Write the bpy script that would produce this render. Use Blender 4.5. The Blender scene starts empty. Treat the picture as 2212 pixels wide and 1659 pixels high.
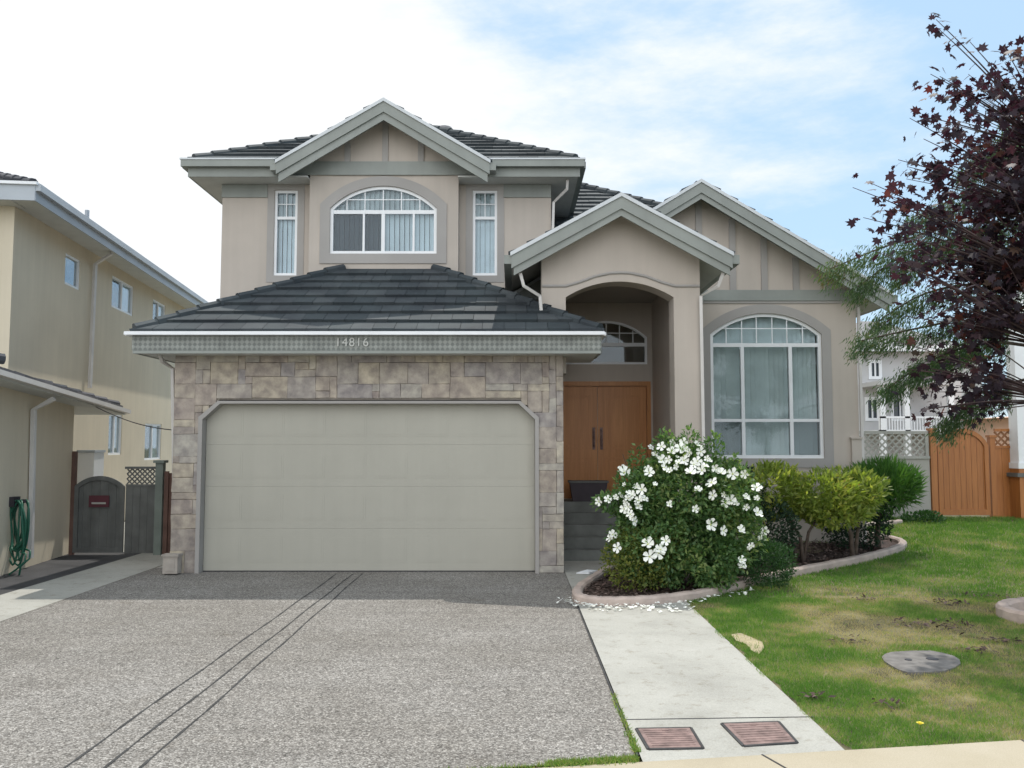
import bpy, math, random
import numpy as np
from mathutils import Vector, Matrix
from mathutils.geometry import tessellate_polygon
random.seed(7); rng = np.random.default_rng(7)
S = bpy.context.scene; COL = S.collection
# ---------------------------------------------------------------- camera model (metres; X right, Y away, Z up)
FP = 1850.0; CH = 1.86; PITCH = math.atan((958-829.5)/FP)
cp, sp = math.cos(PITCH), math.sin(PITCH)
def ray(u, v):
    b = -(v-829.5)/FP
    return Vector(((u-1106)/FP, cp-b*sp, sp+b*cp))
def at(u, v, Y):
    d = ray(u, v); t = Y/d.y
    return Vector((d.x*t, Y, CH+d.z*t))
def AX(u, v, Y): return at(u, v, Y).x
def AZ(v, Y, u=1106): return at(u, v, Y).z
def smooth(a, b, x):
    t = min(1, max(0, (x-a)/(b-a))); return t*t*(3-2*t)
def terr(x, y): return .035*max(0, y-10.5)*smooth(2.3, 3.6, x)
def gr(u, v, dz=0):
    d = ray(u, v); z = 0
    for _ in range(30):
        t = (z-CH)/d.z; p = Vector((d.x*t, d.y*t, z)); z = terr(p.x, p.y)+dz
    return Vector((p.x, p.y, z))
# ---------------------------------------------------------------- materials
def newmat(name):
    m = bpy.data.materials.new(name); m.use_nodes = True
    nt = m.node_tree; nt.nodes.clear()
    o = nt.nodes.new('ShaderNodeOutputMaterial'); b = nt.nodes.new('ShaderNodeBsdfPrincipled')
    nt.links.new(b.outputs[0], o.inputs[0]); return m, nt, b
def N(nt, t, **k):
    n = nt.nodes.new(t)
    for a, v in k.items():
        if a.startswith('i_'):
            key = a[2:]; key = int(key) if key.isdigit() else key
            n.inputs[key].default_value = v
        else: setattr(n, a, v)
    return n
def c4(c): return (c[0], c[1], c[2], 1)
def ramp(nt, fac, stops):
    r = nt.nodes.new('ShaderNodeValToRGB'); e = r.color_ramp.elements
    while len(e) < len(stops): e.new(.5)
    for i, (p, c) in enumerate(stops): e[i].position = p; e[i].color = c4(c)
    nt.links.new(fac, r.inputs[0]); return r.outputs[0]
def mix(nt, f, a, b, mode='MIX'):
    m = nt.nodes.new('ShaderNodeMix'); m.data_type = 'RGBA'; m.blend_type = mode
    for sock, v in ((m.inputs[0], f), (m.inputs[6], a), (m.inputs[7], b)):
        if isinstance(v, (int, float)): sock.default_value = v
        elif isinstance(v, tuple): sock.default_value = c4(v)
        else: nt.links.new(v, sock)
    return m.outputs[2]
def noise(nt, sc, det=3, rough=.55, vec=None, obj=True):
    n = N(nt, 'ShaderNodeTexNoise'); n.inputs['Scale'].default_value = sc; n.inputs['Detail'].default_value = det
    n.inputs['Roughness'].default_value = rough
    if vec is None:
        vec = N(nt, 'ShaderNodeNewGeometry').outputs['Position']
    nt.links.new(vec, n.inputs['Vector']); return n.outputs[0]
def bump(nt, b, h, s, d=.01):
    n = N(nt, 'ShaderNodeBump'); n.inputs['Strength'].default_value = s; n.inputs['Distance'].default_value = d
    nt.links.new(h, n.inputs['Height']); nt.links.new(n.outputs[0], b.inputs['Normal'])
def plain(name, col, rough=.6, var=.12, vsc=1.5, bsc=0, bs=.3, bd=.004, spec=.4, metal=0, streak=0):
    m, nt, b = newmat(name)
    f = noise(nt, vsc, 5)
    dk = tuple(x*(1-var*1.6) for x in col); lt = tuple(min(1, x*(1+var)) for x in col)
    c = ramp(nt, f, [(.32, dk), (.68, lt)])
    if streak:
        mp = N(nt, 'ShaderNodeMapping'); mp.inputs['Scale'].default_value = (6, 6, .35)
        nt.links.new(N(nt, 'ShaderNodeNewGeometry').outputs['Position'], mp.inputs[0])
        s = noise(nt, 1, 4, .6, mp.outputs[0])
        c = mix(nt, 1.0, c, ramp(nt, s, [(.35, (1-streak,)*3), (.65, (1, 1, 1))]), 'MULTIPLY')
    nt.links.new(c, b.inputs['Base Color'])
    b.inputs['Roughness'].default_value = rough; b.inputs['Specular IOR Level'].default_value = spec
    b.inputs['Metallic'].default_value = metal
    if bsc: bump(nt, b, noise(nt, bsc, 4, .7), bs, bd)
    return m
def attrmat(name, stops, rough=.7, transl=0, bsc=0, bs=.3, spec=.3, tint=None, vn=None):
    m, nt, b = newmat(name)
    a = N(nt, 'ShaderNodeAttribute'); a.attribute_name = 'rnd'
    c = ramp(nt, a.outputs['Fac'], stops)
    if vn: c = mix(nt, 1.0, c, ramp(nt, noise(nt, vn, 5), [(.32, (.66, .64, .66)), (.68, (1.2, 1.18, 1.12))]), 'MULTIPLY')
    nt.links.new(c, b.inputs['Base Color']); b.inputs['Roughness'].default_value = rough
    b.inputs['Specular IOR Level'].default_value = spec
    if bsc: bump(nt, b, noise(nt, bsc, 4, .7), bs, .006)
    if transl:
        t = N(nt, 'ShaderNodeBsdfTranslucent'); ms = N(nt, 'ShaderNodeMixShader', i_0=transl)
        nt.links.new(mix(nt, 1.0, c, tint or (1.6, 1.7, .7), 'MULTIPLY'), t.inputs[0])
        nt.links.new(b.outputs[0], ms.inputs[1]); nt.links.new(t.outputs[0], ms.inputs[2])
        o = [n for n in nt.nodes if n.type == 'OUTPUT_MATERIAL'][0]; nt.links.new(ms.outputs[0], o.inputs[0])
    return m
M = {}
M['stucco'] = plain('stucco', (.495, .445, .395), .9, .05, .8, 90, .35, .004, .15, streak=.05)
M['stucco_dark'] = plain('stucco_surround', (.36, .345, .33), .9, .05, .9, 90, .35, .004, .15)
M['green_trim'] = plain('painted_trim', (.275, .295, .275), .55, .06, 2, 25, .1, .002, .35, streak=.06)
M['white'] = plain('white_paint', (.78, .80, .82), .4, .03, 3)
M['drip'] = plain('drip_metal', (.58, .61, .63), .45, .04, 3)
M['soffit'] = plain('soffit', (.55, .56, .54), .7, .05, 3)
M['spout'] = plain('downspout', (.60, .58, .56), .4, .04, 3)
M['door_panel'] = plain('garage_door_paint', (.40, .388, .335), .5, .03, .9, 160, .08, .001, .3, streak=.035)
M['wood'] = None
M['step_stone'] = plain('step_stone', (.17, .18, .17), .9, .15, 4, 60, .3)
M['dark_inside'] = plain('entry_ceiling', (.34, .32, .29), .9, .05, 1)
M['concrete'] = None
M['glass'] = None
M['neigh'] = plain('neighbour_stucco', (.65, .58, .455), .9, .04, .7, 80, .3, .004, .1, streak=.05)
M['neigh_trim'] = plain('neighbour_fascia', (.42, .46, .50), .5, .05, 2)
M['gate_grey'] = plain('gate_grey_paint', (.13, .135, .13), .7, .12, 4, 30, .2, .003, streak=.2)
M['post_green'] = plain('post_green_paint', (.17, .20, .18), .7, .1, 4)
M['post_red'] = plain('post_red_stain', (.13, .075, .06), .8, .15, 4)
M['fence_grey'] = plain('fence_grey_stucco', (.36, .35, .32), .9, .05, 1, 60, .2)
M['lattice_grey'] = plain('lattice_grey', (.36, .36, .33), .8, .08, 3)
M['lattice_brown'] = plain('lattice_brown', (.27, .13, .065), .8, .1, 3)
M['hose'] = plain('hose_green', (.02, .11, .07), .4, .1, 4)
M['black'] = plain('dark_plastic', (.03, .028, .035), .5, .1, 4)
M['planter'] = plain('planter_dark', (.045, .035, .045), .6, .1, 4)
M['bark'] = plain('bark', (.10, .075, .06), .9, .3, 12, 40, .8, .01)
M['twig'] = plain('twig', (.07, .045, .045), .9, .2, 12)
M['far_white'] = plain('far_siding', (.50, .50, .50), .8, .04, .7)
M['far_roof'] = plain('far_roof', (.22, .215, .22), .9, .1, 1.5)
M['far_dark'] = plain('far_window', (.08, .10, .12), .2, .1, .5)
M['far_red'] = plain('far_red_trim', (.48, .17, .11), .8, .1, 1)
M['peach'] = plain('peach_stucco', (.72, .50, .38), .9, .05, 1)
M['petal'] = plain('petal', (.84, .86, .80), .6, .03, 8)
M['petal_eye'] = plain('petal_eye', (.55, .60, .22), .6, .1, 8)
M['yellow'] = plain('yellow_petal', (.75, .62, .05), .6, .05, 8)
M['paper'] = plain('paper', (.75, .77, .80), .7, .05, 9)
M['curb'] = plain('curb_concrete', (.47, .385, .34), .9, .12, 5, 45, .5, .006, .1)
M['iron'] = None
# window glass: thin clear sheet with mirror-like sky reflection
def glass(name, refl=.012, tint=(.90, .93, .94), top=.5):
    m, nt, b = newmat(name); nt.nodes.remove(b)
    o = [n for n in nt.nodes if n.type == 'OUTPUT_MATERIAL'][0]
    g = N(nt, 'ShaderNodeBsdfGlossy'); g.inputs['Roughness'].default_value = .03; g.inputs[0].default_value = (.85, .93, 1, 1)
    t = N(nt, 'ShaderNodeBsdfTransparent'); t.inputs[0].default_value = c4(tint)
    f = N(nt, 'ShaderNodeLayerWeight'); f.inputs[0].default_value = .35
    mr = N(nt, 'ShaderNodeMapRange'); mr.inputs[3].default_value = refl; mr.inputs[4].default_value = top
    nt.links.new(f.outputs['Fresnel'], mr.inputs[0])
    ms = N(nt, 'ShaderNodeMixShader'); nt.links.new(mr.outputs[0], ms.inputs[0])
    nt.links.new(t.outputs[0], ms.inputs[1]); nt.links.new(g.outputs[0], ms.inputs[2]); nt.links.new(ms.outputs[0], o.inputs[0])
    bp = N(nt, 'ShaderNodeBump'); bp.inputs['Strength'].default_value = .06; bp.inputs['Distance'].default_value = .02
    nt.links.new(noise(nt, 2.2, 2), bp.inputs['Height']); nt.links.new(bp.outputs[0], g.inputs['Normal'])
    return m
M['glass'] = glass('window_glass'); M['glass_low'] = glass('window_glass_dim', .015, (.92, .95, .95), .12)
# slatted blinds, pale or dim cloth
M['blind'] = plain('blind_pale', (.66, .74, .78), .8, .06, 3)
M['blind_mid'] = plain('blind_mid', (.50, .56, .57), .8, .08, 3)
M['blind_low'] = plain('blind_low', (.24, .28, .29), .8, .06, 3)
M['blind_dark'] = plain('blind_dark', (.035, .05, .06), .8, .1, 3)
def mk_wood(name, c0, c1, sc=(9, 9, .5)):
    m, nt, b = newmat(name)
    mp = N(nt, 'ShaderNodeMapping'); mp.inputs['Scale'].default_value = sc
    nt.links.new(N(nt, 'ShaderNodeNewGeometry').outputs['Position'], mp.inputs[0])
    f = noise(nt, 2.5, 6, .65, mp.outputs[0])
    nt.links.new(ramp(nt, f, [(.3, c0), (.7, c1)]), b.inputs['Base Color']); b.inputs['Roughness'].default_value = .45
    bump(nt, b, f, .15, .003); return m
M['wood'] = mk_wood('door_wood', (.38, .15, .04), (.52, .23, .07))
M['wood_gate'] = mk_wood('gate_wood', (.29, .105, .028), (.42, .165, .045))
def mk_concrete():
    m, nt, b = newmat('concrete')
    f = noise(nt, 1.1, 6, .6); g = noise(nt, 120, 2, .7)
    c = ramp(nt, f, [(.3, (.33, .325, .295)), (.5, (.40, .395, .36)), (.72, (.445, .44, .405))])
    c = mix(nt, 1.0, c, ramp(nt, g, [(.35, (.86,)*3), (.65, (1.08,)*3)]), 'MULTIPLY')
    st = noise(nt, 7, 5, .75)
    c = mix(nt, 1.0, c, ramp(nt, st, [(.30, (.74, .71, .66)), (.46, (1, 1, 1))]), 'MULTIPLY')
    nt.links.new(c, b.inputs['Base Color']); b.inputs['Roughness'].default_value = .9; bump(nt, b, g, .3, .003)
    b.inputs['Specular IOR Level'].default_value = .2; return m
M['concrete'] = mk_concrete()
def mk_sidewalk():
    m, nt, b = newmat('sidewalk_concrete')
    f = noise(nt, .9, 6, .6); g = noise(nt, 140, 2, .7)
    c = ramp(nt, f, [(.3, (.34, .295, .215)), (.5, (.41, .36, .265)), (.72, (.45, .40, .31))])
    c = mix(nt, 1.0, c, ramp(nt, g, [(.35, (.88,)*3), (.65, (1.07,)*3)]), 'MULTIPLY')
    nt.links.new(c, b.inputs['Base Color']); b.inputs['Roughness'].default_value = .9; bump(nt, b, g, .3, .003); return m
M['sidewalk'] = mk_sidewalk()
def mk_drive():     # exposed aggregate: pebbles of mixed greys in cement
    m, nt, b = newmat('exposed_aggregate')
    P = N(nt, 'ShaderNodeNewGeometry').outputs['Position']
    v = N(nt, 'ShaderNodeTexVoronoi'); v.inputs['Scale'].default_value = 95; nt.links.new(P, v.inputs['Vector'])
    sx = N(nt, 'ShaderNodeSeparateColor'); nt.links.new(v.outputs['Color'], sx.inputs[0])
    c = ramp(nt, sx.outputs[0], [(0, (.10, .095, .088)), (.25, (.185, .172, .158)), (.5, (.24, .228, .21)), (.78, (.30, .288, .27)), (1, (.44, .425, .40))])
    cem = ramp(nt, v.outputs['Distance'], [(.0, (1.1,)*3), (.45, (1, 1, 1)), (.75, (.66,)*3)])
    c = mix(nt, 1.0, c, cem, 'MULTIPLY')
    v2 = N(nt, 'ShaderNodeTexVoronoi'); v2.inputs['Scale'].default_value = 44; nt.links.new(P, v2.inputs['Vector'])
    s2 = N(nt, 'ShaderNodeSeparateColor'); nt.links.new(v2.outputs['Color'], s2.inputs[0])
    c = mix(nt, 1.0, c, ramp(nt, s2.outputs[1], [(0, (.80,)*3), (.5, (1, 1, 1)), (1, (1.18,)*3)]), 'MULTIPLY')
    big = noise(nt, .55, 6, .6)
    c = mix(nt, 1.0, c, ramp(nt, big, [(.3, (.84, .82, .79)), (.7, (1.12, 1.12, 1.12))]), 'MULTIPLY')
    mp = N(nt, 'ShaderNodeMapping'); mp.inputs['Scale'].default_value = (.35, 4.5, 1)
    nt.links.new(P, mp.inputs[0]); wr = noise(nt, 1, 4, .6, mp.outputs[0])
    vs_ = N(nt, 'ShaderNodeTexVoronoi'); vs_.inputs['Scale'].default_value = .55; nt.links.new(P, vs_.inputs['Vector'])
    c = mix(nt, 1.0, c, ramp(nt, vs_.outputs['Distance'], [(.06, (.78, .76, .74)), (.13, (1, 1, 1))]), 'MULTIPLY')
    sn = noise(nt, 1.7, 7, .7)
    c = mix(nt, 1.0, c, ramp(nt, sn, [(.30, (.80, .78, .75)), (.40, (1, 1, 1))]), 'MULTIPLY')
    c = mix(nt, 1.0, c, ramp(nt, wr, [(.3, (.88,)*3), (.6, (1.03,)*3)]), 'MULTIPLY')
    nt.links.new(c, b.inputs['Base Color']); b.inputs['Roughness'].default_value = .85
    b.inputs['Specular IOR Level'].default_value = .25
    bump(nt, b, v.outputs['Distance'], -.35, .004); return m
M['drive'] = mk_drive()
M['joint'] = plain('joint_filler', (.055, .055, .055), .95, .2, 6)  # dark grey of the tooled joints and cover frames
M['asphalt'] = plain('asphalt', (.055, .055, .058), .9, .15, 2, 120, .5, .004)
M['soil'] = plain('lawn_soil', (.17, .155, .085), .95, .35, 3, 50, .6, .01)
M['mulch_bed'] = plain('mulch_ground', (.075, .05, .042), .95, .4, 9, 40, 1, .02)
M['sand'] = plain('bare_sand', (.40, .34, .22), .95, .15, 9, 60, .5, .006)
M['iron'] = plain('rusty_cover', (.24, .165, .15), .75, .25, 14, 90, .5, .003)
M['lid'] = plain('cover_concrete', (.18, .17, .16), .9, .2, 9, 60, .5, .005)
def mk_fascia():   # fascia behind the eave trough with a small diamond lattice relief
    m, nt, b = newmat('lattice_fascia')
    P = N(nt, 'ShaderNodeNewGeometry').outputs['Position']
    s = N(nt, 'ShaderNodeSeparateXYZ'); nt.links.new(P, s.inputs[0])
    def ln(sign):
        a = N(nt, 'ShaderNodeMath', operation='ADD' if sign > 0 else 'SUBTRACT')
        nt.links.new(s.outputs[0], a.inputs[0]); nt.links.new(s.outputs[2], a.inputs[1])
        k = N(nt, 'ShaderNodeMath', operation='MULTIPLY', i_1=2*math.pi/.14); nt.links.new(a.outputs[0], k.inputs[0])
        q = N(nt, 'ShaderNodeMath', operation='SINE'); nt.links.new(k.outputs[0], q.inputs[0]); return q.outputs[0]
    mu = N(nt, 'ShaderNodeMath', operation='MULTIPLY'); nt.links.new(ln(1), mu.inputs[0]); nt.links.new(ln(-1), mu.inputs[1])
    mr = N(nt, 'ShaderNodeMapRange'); mr.inputs[1].default_value = -1; nt.links.new(mu.outputs[0], mr.inputs[0])
    c = ramp(nt, mr.outputs[0], [(.3, (.15, .165, .155)), (.6, (.27, .285, .265))])
    c = mix(nt, 1.0, c, ramp(nt, noise(nt, 5, 4), [(.3, (.75,)*3), (.65, (1.1,)*3)]), 'MULTIPLY')
    nt.links.new(c, b.inputs['Base Color']); b.inputs['Roughness'].default_value = .6
    bump(nt, b, mr.outputs[0], .5, .01); return m
M['fascia_lattice'] = mk_fascia()
M['stone'] = attrmat('stone_veneer', [(0, (.30, .275, .265)), (.18, (.40, .355, .305)), (.36, (.335, .315, .31)), (.52, (.445, .40, .33)), (.66, (.37, .325, .295)), (.8, (.40, .385, .355)), (1, (.47, .42, .34))], .9, 0, 30, 1.0, .15, vn=7)
M['mortar'] = plain('mortar', (.40, .36, .32), .95, .1, 8, 60, .5)
M['tile'] = attrmat('roof_tile', [(0, (.040, .052, .060)), (.5, (.050, .063, .072)), (1, (.066, .078, .087))], .75, 0, 60, .35, .3, vn=1.6)
M['tile_n'] = attrmat('neighbour_roof_tile', [(0, (.05, .055, .065)), (1, (.12, .12, .13))], .75, 0, 60, .35, .3)
M['maple'] = attrmat('maple_leaf', [(0, (.026, .022, .030)), (.5, (.042, .030, .042)), (.8, (.062, .040, .045)), (.92, (.07, .06, .04)), (1, (.11, .045, .035))], .55, .28, spec=.25, tint=(2.2, .9, 1.1))
M['cedar'] = attrmat('cedar_leaf', [(0, (.04, .08, .045)), (.45, (.075, .135, .065)), (.8, (.12, .18, .08)), (.9, (.14, .11, .055)), (1, (.18, .12, .06))], .7, .3)
M['rose_leaf'] = attrmat('rose_leaf', [(0, (.045, .095, .04)), (.45, (.09, .175, .065)), (.8, (.17, .26, .10)), (1, (.26, .32, .12))], .45, .4)
M['low_leaf'] = attrmat('low_leaf', [(0, (.08, .12, .03)), (.5, (.16, .20, .045)), (1, (.26, .26, .07))], .6, .4)
M['gold_leaf'] = attrmat('gold_leaf', [(0, (.11, .17, .04)), (.5, (.27, .33, .07)), (.85, (.46, .46, .13)), (1, (.45, .28, .11))], .45, .42, spec=.45)
M['spike_leaf'] = attrmat('spike_leaf', [(0, (.045, .12, .03)), (1, (.11, .23, .05))], .6, .35)
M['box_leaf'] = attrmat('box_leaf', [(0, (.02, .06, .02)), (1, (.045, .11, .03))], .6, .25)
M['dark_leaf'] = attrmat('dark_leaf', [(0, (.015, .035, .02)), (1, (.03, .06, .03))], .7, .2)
M['grass'] = attrmat('grass_blade', [(0, (.085, .19, .035)), (.35, (.155, .27, .06)), (.6, (.24, .29, .095)), (.8, (.35, .31, .16)), (1, (.43, .35, .21))], .7, .35)
M['chips'] = attrmat('bark_chips', [(0, (.04, .028, .024)), (.6, (.10, .065, .055)), (1, (.20, .15, .13))], .9)
# ---------------------------------------------------------------- mesh building
WL = {}
def place(o, loc, parent):
    COL.objects.link(o)
    if parent is not None:
        o.parent = parent; o.location = loc - WL[parent.name]
    else: o.location = loc
    WL[o.name] = loc.copy()
def empty(name, loc, parent=None):
    o = bpy.data.objects.new(name, None); o.empty_display_size = .2
    place(o, Vector(loc), parent); return o
def tag(o, label=None, cat=None, group=None, kind=None):
    for k, v in (('label', label), ('category', cat), ('group', group), ('kind', kind)):
        if v: o[k] = v
    return o
class MB:
    def __init__(s, T=None): s.v = []; s.f = []; s.r = []; s.T = T
    def add(s, vs, fs, r=None):
        o = len(s.v)
        for p in vs:
            p = Vector(p); s.v.append(s.T @ p if s.T else p)
        s.f += [tuple(i+o for i in f) for f in fs]
        s.r += [random.random() if r is None else r]*len(fs)
        return s
    def box(s, x0, x1, y0, y1, z0, z1):
        v = [(x, y, z) for z in (z0, z1) for y in (y0, y1) for x in (x0, x1)]
        return s.add(v, [(0, 2, 3, 1), (4, 5, 7, 6), (0, 1, 5, 4), (2, 6, 7, 3), (0, 4, 6, 2), (1, 3, 7, 5)])
    def beam(s, A, B, w, h, up=(0, 0, 1)):
        A = Vector(A); B = Vector(B); d = (B-A).normalized(); up = Vector(up)
        sd = d.cross(up).normalized(); u2 = sd.cross(d).normalized()
        v = [P+sd*a*w/2+u2*b*h/2 for P in (A, B) for a, b in ((-1, -1), (1, -1), (1, 1), (-1, 1))]
        return s.add(v, [(0, 1, 2, 3), (7, 6, 5, 4), (0, 4, 5, 1), (1, 5, 6, 2), (2, 6, 7, 3), (3, 7, 4, 0)])
    def panel(s, outer, holes, y0, y1, mp=None):      # flat plate with holes; outline in (x,z), thickness y0..y1
        mp = mp or (lambda a, b, d: (a, d, b))
        loops = [outer]+list(holes); flat = [p for l in loops for p in l]; n = len(flat)
        tris = tessellate_polygon([[Vector((a, b, 0)) for a, b in l] for l in loops])
        vs = [mp(a, b, y0) for a, b in flat]+[mp(a, b, y1) for a, b in flat]
        fs = [tuple(t) for t in tris]+[tuple(i+n for i in reversed(t)) for t in tris]
        o = 0
        for l in loops:
            k = len(l)
            for i in range(k):
                j = (i+1) % k; fs.append((o+i, o+j, o+j+n, o+i+n))
            o += k
        return s.add(vs, fs)
    def tube(s, pts, r, n=8, r2=None, rects=None):
        pts = [Vector(p) for p in pts]; m = len(pts); vs = []; fs = []
        pd = None
        for i, p in enumerate(pts):
            d = (pts[min(i+1, m-1)]-pts[max(i-1, 0)]).normalized()
            if pd is None:
                a = Vector((0, 0, 1)) if abs(d.z) < .9 else Vector((1, 0, 0))
                x = d.cross(a).normalized()
            else: x = (x-d*x.dot(d)).normalized()
            pd = d; y = d.cross(x)
            rr = r if r2 is None else r+(r2-r)*i/(m-1)
            for k in range(n):
                t = 2*math.pi*(k+.5)/n; vs.append(p+x*math.cos(t)*rr+y*math.sin(t)*rr)
        for i in range(m-1):
            for k in range(n):
                k2 = (k+1) % n; fs.append((i*n+k, i*n+k2, (i+1)*n+k2, (i+1)*n+k))
        fs.append(tuple(range(n-1, -1, -1))); fs.append(tuple((m-1)*n+k for k in range(n)))
        return s.add(vs, fs)
    def build(s, name, mat, parent=None, smooth=False, loc=None, fix=True):
        me = bpy.data.meshes.new(name)
        P = np.array([tuple(p) for p in s.v])
        if loc is None:
            lo, hi = P.min(0), P.max(0); loc = Vector(((lo[0]+hi[0])/2, (lo[1]+hi[1])/2, lo[2]))
        P = P-np.array(tuple(loc))
        me.from_pydata(P.tolist(), [], s.f)
        a = me.attributes.new('rnd', 'FLOAT', 'FACE'); a.data.foreach_set('value', s.r)
        if fix:
            import bmesh
            bm = bmesh.new(); bm.from_mesh(me); bmesh.ops.recalc_face_normals(bm, faces=bm.faces); bm.to_mesh(me); bm.free()
        if smooth: me.polygons.foreach_set('use_smooth', [True]*len(me.polygons))
        me.materials.append(mat); me.update()
        o = bpy.data.objects.new(name, me); place(o, Vector(loc), parent); return o
def each(name, mat, parent, *bs):
    for b in bs: MB().box(*b).build(name, mat, parent)
def scatter(name, tv, tf, pos, ax, nm, sc, mat, parent=None, rnd=None, loc=None, smooth=False):
    """many small leaf-like faces as one mesh; ax = length direction, nm = face normal"""
    tv = np.array(tv, float); n = len(pos); K = len(tv)
    ax = ax/np.linalg.norm(ax, axis=1, keepdims=True)
    sd = np.cross(ax, nm); l = np.linalg.norm(sd, axis=1, keepdims=True); l[l < 1e-6] = 1; sd = sd/l
    nn = np.cross(sd, ax)
    sc = np.broadcast_to(np.asarray(sc, float), (n,))
    V = pos[:, None, :]+sc[:, None, None]*(tv[None, :, 0, None]*sd[:, None, :]+tv[None, :, 1, None]*ax[:, None, :]+tv[None, :, 2, None]*nn[:, None, :])
    V = V.reshape(-1, 3)
    if loc is None: lo, hi = V.min(0), V.max(0); loc = Vector(((lo[0]+hi[0])/2, (lo[1]+hi[1])/2, lo[2]))
    V = V-np.array(tuple(loc))
    lens = np.array([len(f) for f in tf]); idx = np.array([i for f in tf for i in f])
    LI = (idx[None, :]+np.arange(n)[:, None]*K).ravel()
    LT = np.tile(lens, n); LS = np.concatenate(([0], np.cumsum(LT)[:-1]))
    me = bpy.data.meshes.new(name); me.vertices.add(len(V)); me.vertices.foreach_set('co', V.ravel())
    me.loops.add(len(LI)); me.loops.foreach_set('vertex_index', LI)
    me.polygons.add(len(LT)); me.polygons.foreach_set('loop_start', LS); me.polygons.foreach_set('loop_total', LT)
    if rnd is None: rnd = rng.random(n)
    a = me.attributes.new('rnd', 'FLOAT', 'FACE'); a.data.foreach_set('value', np.repeat(np.clip(rnd, 0, 1), len(tf)).astype(np.float32))
    me.update(calc_edges=True); me.validate(); me.materials.append(mat)
    o = bpy.data.objects.new(name, me); place(o, Vector(loc), parent); return o
def arch(x0, x1, z0, zs, zt, n=20):
    w = (x1-x0)/2; h = zt-zs; r = (w*w+h*h)/(2*h); cx = (x0+x1)/2; cz = zt-r; a = math.asin(min(1, w/r))
    if h > w: a = math.pi/2
    return [(x0, z0), (x1, z0)]+[(cx+r*math.sin(a*(1-2*i/n)), cz+r*math.cos(a*(1-2*i/n))) for i in range(n+1)]
def rect(x0, x1, z0, z1): return [(x0, z0), (x1, z0), (x1, z1), (x0, z1)]
def grow(poly, d):
    n = len(poly); out = []; A = sum(poly[i][0]*poly[(i+1) % n][1]-poly[(i+1) % n][0]*poly[i][1] for i in range(n))
    sg = 1 if A > 0 else -1
    for i in range(n):
        p0, p1, p2 = Vector(poly[i-1]), Vector(poly[i]), Vector(poly[(i+1) % n])
        a = (p1-p0).normalized(); b = (p2-p1).normalized()
        na = Vector((a.y, -a.x))*sg; nb = Vector((b.y, -b.x))*sg
        m = (na+nb); m = m/max(.3, m.dot(na)) if m.length > 1e-6 else na
        q = p1+m*d; out.append((q.x, q.y))
    return out
# ---------------------------------------------------------------- roofs
def tiles(mb, E0, E1, T0, T1, exp=.33, w=.31, lift=.062, deck=True):
    E0, E1, T0, T1 = map(Vector, (E0, E1, T0, T1))
    u = (E1-E0).normalized(); LE = (E1-E0).length
    vd = (T0-E0)-u*(T0-E0).dot(u)
    if vd.length < .01: vd = (T1-E1)-u*(T1-E1).dot(u)
    h = vd.length; vd.normalize(); nr = u.cross(vd).normalized()
    l1 = (T0-E0).dot(u); r1 = (T1-E0).dot(u); nc = max(1, round(h/exp)); e = h/nc
    lb = lambda b: l1*b/h; rb = lambda b: LE+(r1-LE)*b/h
    for c in range(nc):
        b0 = c*e; b1 = min(h, (c+1)*e+.03); off = (c % 2)*w/2+random.uniform(-.02, .02)
        dz0 = random.uniform(-.003, .003)
        s = -off-4*w+math.floor(min(lb(b0), lb(b1))/w)*w
        while s < max(rb(b0), rb(b1)):
            g = .003; s0, s1 = s+g, s+w-g
            a0, a1 = max(s0, lb(b0)), min(s1, rb(b0)); c0, c1 = max(s0, lb(b1)), min(s1, rb(b1))
            if a1-a0 > .004 or c1-c0 > .004:
                if a1 < a0: a0 = a1 = max(lb(b0), min((a0+a1)/2, rb(b0)))
                if c1 < c0: c0 = c1 = max(lb(b1), min((c0+c1)/2, rb(b1)))
                j = random.uniform(-.004, .004)+dz0; lo, hi = lift+j, .012
                bb = b0-.02
                P = lambda q, b, z: E0+u*q+vd*b+nr*z
                mb.add([P(a0, bb, 0), P(a1, bb, 0), P(c1, b1, -.005), P(c0, b1, -.005), P(a0, bb, lo), P(a1, bb, lo), P(c1, b1, hi), P(c0, b1, hi)],
                       [(3, 2, 1, 0), (4, 5, 6, 7), (0, 1, 5, 4), (1, 2, 6, 5), (2, 3, 7, 6), (3, 0, 4, 7)])
            s += w
    if deck:
        mb.add([E0-nr*.015, E1-nr*.015, T1-nr*.015, T0-nr*.015, E0-nr*.06, E1-nr*.06, T1-nr*.06, T0-nr*.06],
               [(0, 1, 2, 3), (7, 6, 5, 4), (0, 4, 5, 1), (1, 5, 6, 2), (2, 6, 7, 3), (3, 7, 4, 0)], .3)
def caps(mb, A, B, r=.085):
    A, B = Vector(A), Vector(B); L = (B-A).length; n = max(1, round(L/.34)); d = (B-A)/n
    for i in range(n):
        p = A+d*i-d*.12; q = A+d*(i+1)
        mb.tube([p+Vector((0, 0, .012)), q-Vector((0, 0, .004))], r, 8, r*.82)
def chev(xc, hw, zp, ze, t, up=0): return [(xc-hw, ze+up), (xc-hw, ze-t), (xc, zp-t), (xc+hw, ze-t), (xc+hw, ze+up), (xc, zp+up)]
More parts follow.
